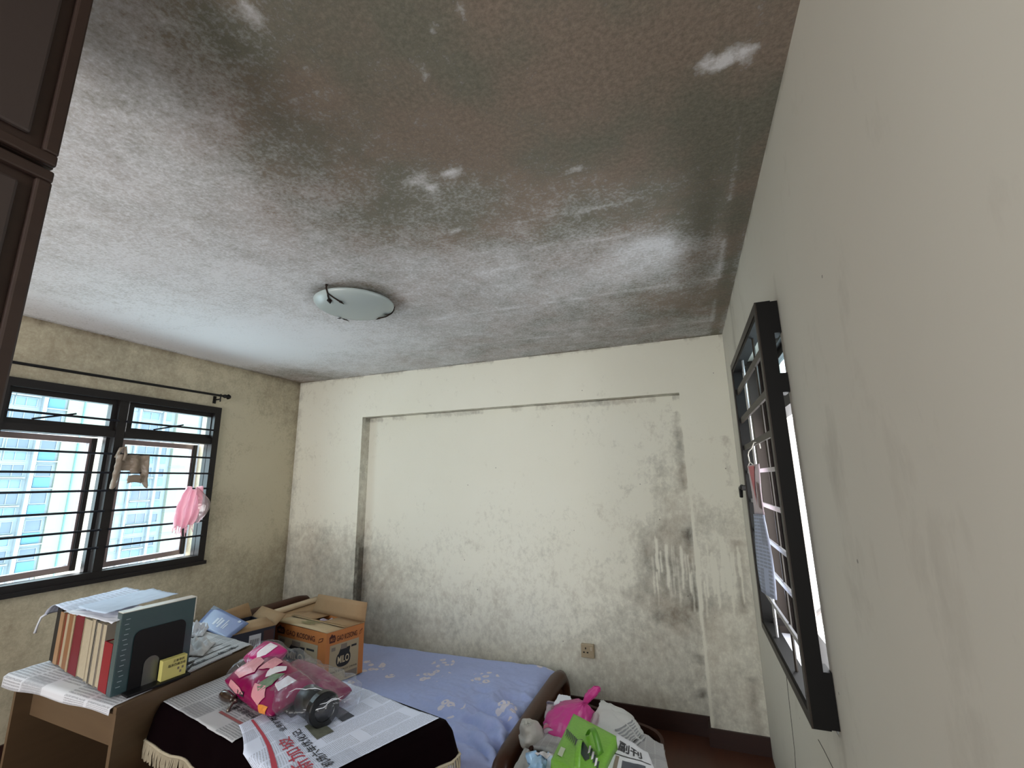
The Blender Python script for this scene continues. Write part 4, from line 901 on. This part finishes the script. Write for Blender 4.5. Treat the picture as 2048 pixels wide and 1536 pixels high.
# the paper lies upside down to the camera: its lines run from right-front to left-back
def turned(f): return lambda s, t: f(1-s, 1-t)
decal_grid('red_strip', paper_b, .02, .98, .095, .115, M_redp, nb_, .0016, 24, 2)
lettering('headline', '\u65b0\u52a0\u5761', turned(paper_b), (.12, .76), (.44, .0), (0, .085), M_redp, nb_, .002, .006)
lettering('headline', '\u673a\u573a\u516d\u5e74\u4f18\u5316\u8bb0', turned(paper_b), (.05, .675), (.53, .0), (0, .062), M_hk, nb_, .002, .012)
lettering('headline', '\u4e1a\u52a1\u6269\u5c55\u4e86', turned(paper_b), (.64, .735), (.30, .0), (0, .055), M_hk, nb_, .002, .012)
decal_grid('photo', paper_b, .03, .24, .34, .46, M_pic2, nb_, .0016, 6, 6); decal_grid('photo', paper_b, .42, .62, .36, .48, M_pic, nb_, .0016, 6, 6); decal_grid('photo', paper_b, .36, .56, .58, .68, M_pic2, nb_, .0016, 6, 6)
lettering('headline', '\u91d1\u878d\u4e1a\u52a1\u589e\u957f\u516b\u4e2a', turned(paper_a), (.05, .62), (.42, .0), (0, .06), M_hk, na_, .002, .012)
lettering('headline', '\u6218\u7565\u5e02\u573a\u7a33\u5b9a\u5e74', turned(paper_a), (.03, .70), (.40, .0), (0, .06), M_hk, na_, .002, .012)
decal_grid('red_strip', paper_a, .55, .98, .15, .175, mat('dull_red_newsprint', (150, 84, 84), .8), na_, .0016, 20, 2)
decal_grid('photo', paper_a, .30, .62, .46, .60, M_pic2, na_, .0016, 6, 6)

# ------------------------------------------------------------------ crank handle
ck = thing('crank_handle', 'small dark wooden crank handle with a bent metal arm on the newspaper', 'handle', at(470,1400,'z',TZ))
k0, k1 = at(444,1388,'z',TZ+.028), at(474,1402,'z',TZ+.026); ax = (k1-k0).normalized()
MB().lathe([(0, 0), (.012, .0), (.019, .01), (.021, .035), (.018, .065), (.014, .085), (.016, .095), (.010, .10), (0, .10)], 16, k0, ax).build('grip', mat('dark_varnished_wood', (52, 36, 28), .25, 0, .2, 20, coat=.5), ck, True)
j0 = k0+ax*.10; j1 = at(457,1419,'z',TZ+.012)
MB().tube([j0, j0+ax*.012, j0+ax*.018+up*-.004, j0+(j1-j0)*.35, j1, j1+(j1-j0).normalized()*.006+up*-.006], [.006, .006, .006, .007, .007, .007], 8).build('arm', mat('tarnished_steel', (120, 112, 104), .3, .8), ck, True)

# ------------------------------------------------------------------ clear bag of pink packets and a black jar
M_pink = mat('magenta_foil', (126, 10, 70), .25, 0, .18, 9, .05, 30); M_lpink = mat('pale_pink_print', (206, 140, 150), .35, 0, .1, 20); M_wp_ = mat('white_print', (214, 210, 216), .4); M_grn = mat('green_print', (96, 116, 88), .5, 0, .5, 60); M_org = mat('orange_print', (210, 130, 50), .45, 0, .4, 90)
def pillow(cen, ex, ey, ez, Lx, Wy, Hz, pinch=.5, seed=0, lump=.006):
    ex, ey, ez = ex.normalized(), ey.normalized(), ez.normalized()
    def f(s, t):
        a = max(0, math.sin(math.pi*min(1, max(0, s))))**pinch; th = 2*math.pi*t
        cx, sz = math.cos(th), math.sin(th); w_ = .86+.14*a
        cy_ = math.copysign(abs(cx)**.7, cx); cz2 = math.copysign(abs(sz)**.8, sz)
        return cen+ex*((s-.5)*Lx)+ey*(Wy/2*w_*cy_)+ez*(Hz/2*a*cz2+lump*fbm(s*5+seed, t*6, seed))
    return f
bex = Vector((.955, -.295, 0)); bey = Vector((.295, .955, 0))
pk1 = pillow(Vector((-2.11, -1.715, TZ+.070)), bex+up*-.05, bey+up*.28, up+bey*-.28, .46, .21, .11, .4, 1)
p1 = tag(surf('snack_packet', pk1, 40, 40, M_pink, None), 'magenta foil packet with pale pink patches lying at the front of the clear bag', 'packet')
fl1 = 1 if normal_of(pk1, .5, .3).z > 0 else -1
for poly, mm in (([(.10, .20), (.30, .22), (.42, .28), (.30, .36), (.12, .34)], M_lpink), ([(.28, .12), (.52, .16), (.55, .24), (.40, .26)], M_lpink), ([(.16, .40), (.42, .42), (.52, .45), (.34, .50), (.18, .47)], M_lpink),
                 ([(.58, .33), (.72, .30), (.82, .36), (.80, .45), (.66, .42)], M_lpink), ([(.52, .24), (.62, .17), (.68, .20), (.60, .27)], M_wp_), ([(.62, .25), (.72, .22), (.76, .28), (.70, .36), (.62, .33)], M_grn),
                 ([(.78, .22), (.88, .20), (.87, .28), (.78, .27)], M_wp_), ([(.80, .44), (.92, .40), (.93, .50), (.82, .52)], M_org), ([(.38, .44), (.52, .43), (.52, .48), (.40, .48)], M_ink)):
    decal('print_patch', pk1, poly, mm, p1, .0035, fl1, 4, 5)
pk2 = pillow(Vector((-1.965, -1.625, TZ+.052)), bex*1+up*-.05, bey+up*.25, up+bey*-.25, .46, .15, .085, .4, 5)
p2 = tag(surf('snack_packet', pk2, 40, 40, mat('deep_magenta_foil', (128, 12, 74), .3, 0, .15, 9, .05, 30), None), 'deep magenta foil packet behind the patched one in the clear bag', 'packet')
pk3 = pillow(Vector((-2.29, -1.58, TZ+.115)), Vector((.9, -.25, .0)), Vector((.3, .9, .4)), Vector((-.1, -.5, 1)), .20, .13, .09, .4, 9)
p3 = tag(surf('snack_packet', pk3, 30, 30, mat('bright_magenta_foil', (168, 30, 104), .3, 0, .15, 9), None), 'small bright magenta packet with a white label at the top of the bag', 'packet')
decal('print_patch', pk3, [(.55, .18), (.8, .16), (.84, .28), (.7, .36), (.58, .30)], M_wp_, p3, .003, 1 if normal_of(pk3, .5, .25).z > 0 else -1, 3, 4)
jc = at(650, 1420, 'z', TZ+.066); jax = Vector((.93, -.36, .04)).normalized()
jar = thing('black_jar', 'black cylindrical jar with a flat lid at the open end of the clear bag', 'jar', jc-jax*.08)
M_jar = mat('black_plastic_jar', (9, 10, 12), .35, 0, .1, 20)
MB().lathe([(0, -.16), (.05, -.16), (.055, -.15), (.055, -.045), (.048, -.038)], 32, jc, jax).build('body', M_jar, jar, True)
MB().lathe([(.058, -.036), (.061, -.032), (.061, -.004), (.057, 0), (.040, .0), (.038, -.003), (0, -.003)], 36, jc, jax).build('lid', M_jar, jar)
bagc = Vector((-2.035, -1.655, TZ+.005))
def bagf(s, t):
    th = 2*math.pi*t; ph = math.pi*s
    r1 = .405*(1-.10*math.cos(ph)); x = -math.cos(ph)*.40; ww = math.sin(ph)**.55
    yv = .165*ww*math.cos(th); zv = .058+.060*ww*math.sin(th)+.30*max(0, .40-s)*max(0, math.sin(th))*(.55+.45*math.cos(th))
    nn = fbm(x*9, yv*9+2, zv*9, 4); k = .026*nn+.008*abs(fbm(x*20, yv*20, zv*20, 3))
    p = bagc+bex.normalized()*x+bey.normalized()*(yv+k*math.cos(th))+up*(zv+k*math.sin(th)); p.z = max(p.z, TZ+.012); return p
bag = tag(surf('clear_plastic_bag', bagf, 90, 80, clear_mat('crinkled_clear_plastic', (248, 249, 252), .025, .12, .4, .035, edge=.3), None), 'crinkled clear plastic bag lying on the newspaper', 'bag')

M_cr = mat('painted_crease_gleam', (226, 228, 236), .2, 0, .05, 20)  # bright tubes stand in for the glints along the bag's wrinkles
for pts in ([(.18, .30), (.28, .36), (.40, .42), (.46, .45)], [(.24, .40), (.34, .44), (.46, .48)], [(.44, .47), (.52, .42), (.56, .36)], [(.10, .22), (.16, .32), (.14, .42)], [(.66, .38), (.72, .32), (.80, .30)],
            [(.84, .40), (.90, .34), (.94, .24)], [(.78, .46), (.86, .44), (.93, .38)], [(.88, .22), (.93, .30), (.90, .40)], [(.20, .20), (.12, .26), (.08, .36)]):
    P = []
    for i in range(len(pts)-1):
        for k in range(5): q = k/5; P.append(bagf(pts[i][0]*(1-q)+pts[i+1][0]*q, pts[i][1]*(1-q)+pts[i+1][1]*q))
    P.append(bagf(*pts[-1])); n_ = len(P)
    MB().tube(P, [.0004+.0013*math.sin(math.pi*i/(n_-1)) for i in range(n_)], 5).build('crease_streak', M_cr, bag, True)

# ------------------------------------------------------------------ tub of newspapers and bags beside the bed foot
M_tub = mat('dark_brown_tub', (50, 28, 20), .55, 0, .12, 12, spec=.15)
TU = [Vector((-1.06, -.70, 0)), Vector((-.535, -.90, 0)), Vector((-.49, -1.56, 0)), Vector((-1.08, -1.56, 0))]; RZ = .45
def rounded(poly, r, n_=6):
    out = []
    for i in range(len(poly)):
        p, a0, b0_ = poly[i], poly[i-1], poly[(i+1) % len(poly)]; a = p+(a0-p).normalized()*r; b2 = p+(b0_-p).normalized()*r
        for k in range(n_): t = k/(n_-1); out.append((a*(1-t)+p*t)*(1-t)+(p*(1-t)+b2*t)*t)
    return out
ro = rounded(TU, .09); cen = sum(TU, Vector())/4; nR = len(ro)
tub = thing('storage_tub', 'dark brown rounded tub heaped with papers and bags at the bed foot', 'tub', cen)
prof = [(.86, 0), (.99, RZ-.02), (1.03, RZ-.02), (1.03, RZ), (.975, RZ), (.965, RZ-.03), (.85, .012)]
vs = [cen+(p-cen)*k+up*z for k, z in prof for p in ro]; fs = [tuple(range(nR))[::-1]]
for r in range(len(prof)-1):
    for i in range(nR): k = (i+1) % nR; fs.append((r*nR+i, r*nR+k, (r+1)*nR+k, (r+1)*nR+i))
fs.append(tuple(range((len(prof)-1)*nR, len(prof)*nR))); link_mesh('body', vs, fs, M_tub, tub)
# filling: a block of old newspapers up to the rim
for j, (zlo, zhi, k, lab) in enumerate(((.03, .20, .80, 'lower block of folded newspapers filling the brown tub'), (.20, .36, .84, 'upper block of folded newspapers filling the brown tub'))):
    mb = MB(); pts = [cen+(p-cen)*k for p in TU]; mb.hexa([p+up*zlo for p in pts], [p+up*zhi for p in pts]); tag(mb.build('newspaper_bundle', mat('old_newsprint', (150, 148, 144), .8, 0, .2, 40), None), lab, 'newspaper')
A_ = lambda u, v, z: at(u, v, 'z', z)
def sheet(name, pts, label, cat, m, wave=.006, seed=0, thick=.004, n_=16, sc_=3):
    f = quad_f(*pts); nn = (pts[1]-pts[0]).cross(pts[3]-pts[0]).normalized()
    if nn.z < 0: nn = -nn
    g_ = lambda s, t: f(s, t)+nn*(wave*fbm(s*sc_+seed, t*sc_, seed, 3))
    o = surf(name, g_, n_, n_, m, None, thick); return tag(o, label, cat), g_
M_grey = news_mat('newsprint_dim', (168, 168, 168), (90, 90, 94), 4, 40, .4)
sheet('newspaper', [A_(1232,1540,.46), A_(1338,1545,.46), A_(1326,1488,.455), A_(1262,1455,.455)], 'grey newspaper tucked at the right edge of the brown tub', 'newspaper', M_grey, .008, 2, .02)
o, g_ = sheet('newspaper', [A_(1206,1550,.555), A_(1318,1560,.53), A_(1296,1505,.53), A_(1234,1466,.56)], 'newspaper section with large black Chinese masthead on top of the tub', 'newspaper', mat('section_paper', (196, 198, 202), .75, 0, .05, 6), .004, 4, .008)
lettering('masthead', '\u526f\u520a', g_, (.14, .60), (.62, -.04), (0, .26), mat('masthead_ink', (46, 46, 52), .7), o, .002, .015)
decal_grid('photo', g_, .30, .80, .02, .38, M_pic2, o, .0016, 6, 6); decal_grid('rule', g_, .05, .95, .48, .50, M_ink, o, .0016, 8, 1); decal_grid('caption', g_, .14, .22, .05, .45, M_greyprint, o, .0016, 2, 6)
# green gift bag with dark feather print
M_green = mat('bright_green_paper', (104, 158, 48), .45, 0, .22, 110); M_dg = mat('dark_green_print', (38, 52, 46), .5); M_dg2 = mat('shaded_green_paper', (74, 128, 30), .45, 0, .2, 60)
q1, q2, q3, q4 = A_(1102,1520,.60), A_(1190,1575,.59), A_(1232,1472,.60), A_(1147,1427,.585)
gb = thing('green_gift_bag', 'bright green gift bag with black and white feather print on the tub', 'gift bag', (q1+q2+q3+q4)/4-up*.05)
gq = quad_f(q1, q2, q3, q4); gf2 = lambda s, t: gq(s, t)+up*(.008*math.sin(math.pi*s)*math.sin(math.pi*t))
surf('front', gf2, 14, 14, M_green, gb, .05)
for i in range(7):
    t0 = .62-.015*i; decal('feather', gf2, [(.02+.045*i, t0), (.045+.045*i, t0+.005), (.075+.045*i, t0-.10), (.06+.045*i, t0-.16), (.055+.045*i, t0-.09)], M_dg, gb, .002)
decal('feather_body', gf2, [(.30, .50), (.44, .56), (.60, .47), (.72, .33), (.66, .26), (.50, .33), (.36, .40)], M_dg, gb, .0016)
for i in range(6): decal('feather_stripe', gf2, [(.62+.05*i, .52-.03*i), (.655+.05*i, .54-.03*i), (.68+.05*i, .42-.03*i), (.65+.05*i, .38-.03*i)], M_wp_ if i % 2 == 0 else M_dg, gb, .0022)
decal('label', gf2, [(.08, .12), (.19, .12), (.19, .27), (.08, .27)], mat('bag_label', (176, 186, 160), .6), gb, .002)
hA = gf2(.48, .62); hB = gf2(.80, .42); hC = gf2(.74, .05)
surf('handle', lambda s, t: quad_f(gf2(.46, .66), gf2(.52, .72), gf2(.92, .56), gf2(.86, .44))(t, s)+up*(.05*math.sin(math.pi*s)+.004), 14, 2, M_dg2, gb, .003)
surf('handle', lambda s, t: quad_f(gf2(.42, .50), gf2(.50, .52), gf2(.72, -.05), gf2(.60, -.10))(t, s)+up*(.06*math.sin(math.pi*s*.8)+.004), 14, 2, M_green, gb, .003)
# pink carrier bag with a knotted top
def thin_bag(name, rgb, trans=.35):
    if name in MATS: return MATS[name]
    m, n, N, L, b = nt_new(name); b.inputs['Base Color'].default_value = lin(rgb)+(1,); b.inputs['Roughness'].default_value = .35
    tr = N.new('ShaderNodeBsdfTranslucent'); tr.inputs[0].default_value = lin(rgb)+(1,); mx = N.new('ShaderNodeMixShader'); mx.inputs[0].default_value = trans
    tcc = N.new('ShaderNodeTexCoord'); no = N.new('ShaderNodeTexNoise'); no.inputs['Scale'].default_value = 30; L.new(tcc.outputs['Object'], no.inputs['Vector'])
    bp = N.new('ShaderNodeBump'); bp.inputs['Strength'].default_value = .4; bp.inputs['Distance'].default_value = .01; L.new(no.outputs['Fac'], bp.inputs['Height']); L.new(bp.outputs['Normal'], b.inputs['Normal'])
    L.new(b.outputs[0], mx.inputs[1]); L.new(tr.outputs[0], mx.inputs[2]); L.new(mx.outputs[0], N['Material Output'].inputs[0]); MATS[name] = m; return m
M_pb = thin_bag('pink_carrier_plastic', (206, 70, 150)); M_pb2 = thin_bag('white_printed_plastic', (206, 208, 206), .25)
def sack(cen, top, rx, ry, rz, seed, pleat=9, ex=Vector((1, 0, 0)), ey=Vector((0, 1, 0))):
    """knotted bag body: lumpy belly drawn up into a gathered neck at 'top'"""
    def f(s, t):
        th = 2*math.pi*t; ph = math.pi*s; rad = math.sin(ph)**.75 if s < .5 else (math.sin(ph)**.9*.85+.15*(1-s)*2*.4)
        rad = max(rad, .06 if s > .5 else 0)*(1+.07*math.sin(pleat*th+3*s)*max(0, s-.3)*2)
        z = -math.cos(ph)*rz if s < .62 else None
        base = cen+ex*(rx*rad*math.cos(th))+ey*(ry*rad*math.sin(th))+up*(-math.cos(ph)*rz)
        if s > .5: k = ((s-.5)*2)**1.6; base = base*(1-k)+(top+(ex*math.cos(th)+ey*math.sin(th))*.014*(1+.4*math.sin(pleat*th)))*k
        n_ = .016*fbm(base.x*14+seed, base.y*14, base.z*14, 3); return base+Vector((math.cos(th), math.sin(th), .3))*n_
    return f
pc = A_(1143, 1440, .475); ptop = at(1172, 1404, 'y', pc.y-.01)
pb = thing('pink_carrier_bag', 'bright pink plastic carrier bag with a knotted top on the tub', 'bag', pc-up*.09)
surf('body', sack(pc, ptop, .13, .15, .07, 3, 11), 40, 50, M_pb, pb)
ear = at(1194, 1373, 'y', pc.y-.01)
surf('knot_ear', lambda s, t: ptop+(ear-ptop)*s+Vector((math.cos(6.28*t), .5*math.sin(6.28*t), 0))*(.010+.019*math.sin(math.pi*min(1, s*.85+.05))*(1-.35*s))*(1+.22*math.sin(5*6.28*t))+Vector((.006*fbm(s*8, t*5), 0, 0)), 14, 16, M_pb, pb)
# white plastic bag with grey printed text
wc = A_(1228, 1462, .47); wtop = A_(1205, 1400, .53)
f_w = sack(wc, wtop, .125, .17, .07, 11, 6)
fw_ = 1 if normal_of(f_w, .4, .9).dot(f_w(.4, .9)-wc) > 0 else -1
wb = thing('white_carrier_bag', 'white translucent carrier bag with grey print leaning on the tub rim', 'bag', wc-up*.085)
surf('body', f_w, 40, 50, M_pb2, wb)
for i in range(9):
    s0_ = .44+.028*i; decal_grid('print_line', f_w, s0_, s0_+.014, .86-.006*i, .97-.004*i, mat('grey_bag_print', (126, 128, 130), .7), wb, .004, 2, 8, fw_)
    decal_grid('print_line', f_w, s0_, s0_+.014, .985-.004*i, .999, mat('grey_bag_print', (126, 128, 130), .7), wb, .004, 2, 2, fw_)
# zip pouch with pink print
z1_, z2_, z3_, z4_ = A_(1086,1464,.47), A_(1134,1452,.49), A_(1148,1406,.50), A_(1094,1402,.48)
zp, zf = sheet('zip_pouch', [z1_, z2_, z3_, z4_], 'clear zip pouch with pink border and white pieces beside the pink bag', 'pouch', mat('greyed_clear_pouch', (150, 136, 146), .25, 0, .3, 30), .01, 6, .03)
decal_grid('pink_border', zf, .02, .98, .04, .16, mat('pink_pouch_print', (168, 50, 104), .4), zp, .003, 8, 2); decal_grid('pink_border', zf, .30, .98, .52, .62, mat('pink_pouch_print', (168, 50, 104), .4), zp, .003, 8, 2); decal_grid('pink_patch', zf, .2, .95, .62, .82, mat('mauve_pouch_print', (120, 60, 90), .4, 0, .5, 80), zp, .003, 6, 3)
decal_grid('zip', zf, .0, 1, .90, .95, mat('dark_zip', (60, 50, 80), .4), zp, .004, 8, 1)
for i in range(9):
    c_ = zf(.2+.09*(i % 5)+.05*rs.rand(), .24+.13*(i//5)+.04*rs.rand()); MB().lathe([(0, -.010), (.009, -.006), (.012, 0), (.009, .007), (0, .010)], 8, c_+up*.006).build('white_piece', mat('white_sweet', (206, 200, 196), .6), zp, True)
# white rolled paper behind, crumpled bag, more papers in the tub
sheet('folded_paper', [A_(1108,1406,.50), A_(1145,1404,.50), A_(1140,1392,.50), A_(1118,1388,.50)], 'small white folded paper behind the zip pouch', 'paper', M_paper, .004, 8, .02)
cbag = A_(1062, 1466, .47)
tag(surf('crumpled_bag', sack(cbag, A_(1056, 1448, .53), .055, .07, .06, 21, 7), 30, 36, thin_bag('dull_white_plastic', (176, 174, 168), .2), None), 'small crumpled dull white plastic bag wedged beside the footboard', 'bag')
o, g_ = sheet('newspaper', [A_(1066,1490,.455), A_(1118,1506,.46), A_(1132,1474,.47), A_(1086,1462,.46)], 'folded newspaper piece beneath the zip pouch', 'newspaper', M_grey, .005, 10, .02)
sheet('paper_packet', [A_(1016,1556,.47), A_(1064,1570,.47), A_(1072,1506,.47), A_(1050,1494,.47)], 'dull grey paper packet at the near edge of the tub', 'paper', mat('grey_packet', (150, 150, 148), .7, 0, .15, 30), .01, 12, .03)
o, g_ = sheet('tissue_pack', [A_(1048,1560,.53), A_(1118,1572,.52), A_(1116,1512,.52), A_(1072,1500,.54)], 'white and light blue crumpled plastic pack in front of the green bag', 'packet', mat('light_blue_pack', (150, 184, 216), .25, 0, .2, 14, .1, 20), .02, 14, .05, 20, 4)
decal_grid('white_band', g_, .05, .95, .82, .98, M_wp_, o, .004, 10, 2); decal_grid('white_band', g_, .55, .98, .2, .82, mat('pale_blue_print', (186, 204, 226), .3), o, .003, 6, 6)

# ------------------------------------------------------------------ calendar on a wire at the right-hand window
cx_ = -.072
k_ = [at(1504,930,'x',cx_), at(1523,928,'x',cx_), at(1530,1040,'x',cx_), at(1552,1172,'x',cx_), at(1521,1176,'x',cx_), at(1508,1040,'x',cx_)]
cal = thing('wall_calendar', 'paper calendar in a clear sleeve hung by wire on the right window grille', 'calendar', (cx_, (k_[3].y+k_[4].y)/2, k_[3].z))
def calf(s, t):   # s: far->near, t: bottom->top
    y_ = (-1.16-.40*s) ; 
    zt2, zb2 = 1.655, 1.16
    y_ = -1.20-.30*s-(1-t)*(.02+.06*s); return Vector((cx_-.004*math.sin(t*7+s*3)-.006*(1-t), y_, zb2+(zt2-zb2)*t+(.05*s*(1-t))))
surf('upper_sheet', calf, 10, 10, mat('calendar_red_white', (196, 178, 186), .4, 0, .15, 20), cal, .003, t0=.60)
surf('lower_sheet', lambda s, t: calf(s, t)+Vector((-.004, 0, 0)), 10, 12, news_mat('calendar_grid', (176, 184, 206), (96, 90, 92), 4, 22, .5), cal, .006, t1=.60)
decal('red_print', calf, [(.25, .99), (.75, .99), (.62, .80), (.55, .66), (.45, .80)], mat('calendar_red', (186, 52, 74), .4), cal, .003, 1 if normal_of(calf, .5, .8).x < 0 else -1)
decal('dark_print', calf, [(.80, .86), (.96, .84), (.96, .64), (.74, .66)], mat('calendar_maroon', (92, 40, 54), .4), cal, .003, 1 if normal_of(calf, .5, .8).x < 0 else -1)
tp0 = calf(.35, 1); hk = at(1512, 891, 'x', -.056)
MB().tube([calf(.15, 1), tp0+up*.012, calf(.6, 1), tp0+up*.014, tp0+up*.04+Vector((0, .02, 0)), tp0+up*.055+Vector((0, -.02, 0)), (tp0+hk)/2+up*.03, hk+Vector((-.006, 0, .012)), hk+Vector((.012, 0, .012)), hk+Vector((.014, 0, -.012))], .0022, 5).build('wire_hook', mat('pale_wire', (200, 196, 186), .3, .4), cal)

# ------------------------------------------------------------------ cloths hung on the left window bars
M_rag = thin_bag('grey_brown_cloth', (150, 134, 118), .3); gx = -W+.045
def ragf(s, t):
    y_ = -1.505+.19*s; top = 1.82; leg = .05+.17*(1-math.exp(-((s-.08)/.22)**2)*1)-0
    low = 1.815-(.10+.12*max(0, math.cos((s-.05)*2*math.pi*1.05))**.7*1.0)
    if .40 < s < .72: low = 1.70
    return Vector((gx+.012*math.sin(s*14)+.01*fbm(s*5, t*5), y_-.015*(1-t)*(1 if s < .4 else -1), low+(top-low)*t))
rg = thing('hanging_cloth', 'grey-brown rag with two dangling ends draped over the window bar', 'cloth', (gx, -1.41, 1.6))
surf('cloth', ragf, 40, 20, M_rag, rg, .003)
surf('fold', lambda s, t: Vector((gx+.014+.006*math.sin(9*t), -1.43+.085*s+.0*t, 1.63+.05*t+.008*math.sin(s*3.1))), 8, 4, M_rag, rg, .004)
MB().tube([(gx-.02, -1.50, 1.80), (gx+.01, -1.495, 1.86), (gx+.016, -1.475, 1.87), (gx+.016, -1.465, 1.82), (gx+.012, -1.47, 1.78)], .010, 8).build('loop', M_rag, rg, True)
M_lace = thin_bag('pink_gauze', (240, 202, 210), .5); M_gz = clear_mat('sheer_pale_plastic', (225, 205, 205), .1, .2, .3, .30, (214, 190, 190))
pkc = thing('pink_gauze_scarf', 'pink fringed gauze knotted to the right end of the window bars', 'scarf', (gx, -1.0, 1.28))
def lacef(s, t):
    wdt = .055+.075*math.sin(math.pi*min(1, (1-t)*.75+.12)); y_ = -.985-.055*(1-t)+wdt*(s-.5)*2*.75
    return Vector((gx+.03+.018*math.sin(s*21+2*t)+.01*fbm(s*6, t*4), y_, 1.315+.28*t+.012*math.sin(s*9)))
surf('gauze', lacef, 60, 20, M_lace, pkc, .002)
for i in range(14):
    p = lacef(i/13, 0); MB().tube([p, p+Vector((.004, -.004, -.02)), p+Vector((.0, -.01*math.sin(i*2.3), -.035-.012*(i % 3)))], [.004, .003, .002], 5).build('tassel', M_lace, pkc)
def gzf(s, t):
    th = math.pi*(s-.15)*1.2; return Vector((gx+.05+.03*math.sin(th), -.955+.085*math.sin(math.pi*t)*(.3+s)-.03*t, 1.34+.25*t+.01*fbm(s*5, t*5)))
surf('sheer_wrap', gzf, 20, 24, M_gz, pkc)

# hairline cracks in the plaster under the right-hand window
M_crack = mat('crack_dirt', (70, 66, 60), .9)
for pts in ([(1571,1335),(1577,1390),(1584,1450),(1589,1500),(1592,1545)], [(1636,1478),(1648,1500),(1662,1528),(1674,1552)]):
    P = [at(u, v, 'x', -.0004)+Vector((0, .004*((i*7) % 3-1), 0)) for i, (u, v) in enumerate(pts)]
    MB().tube(P, .0014, 4).build('crack', M_crack, wall_right)
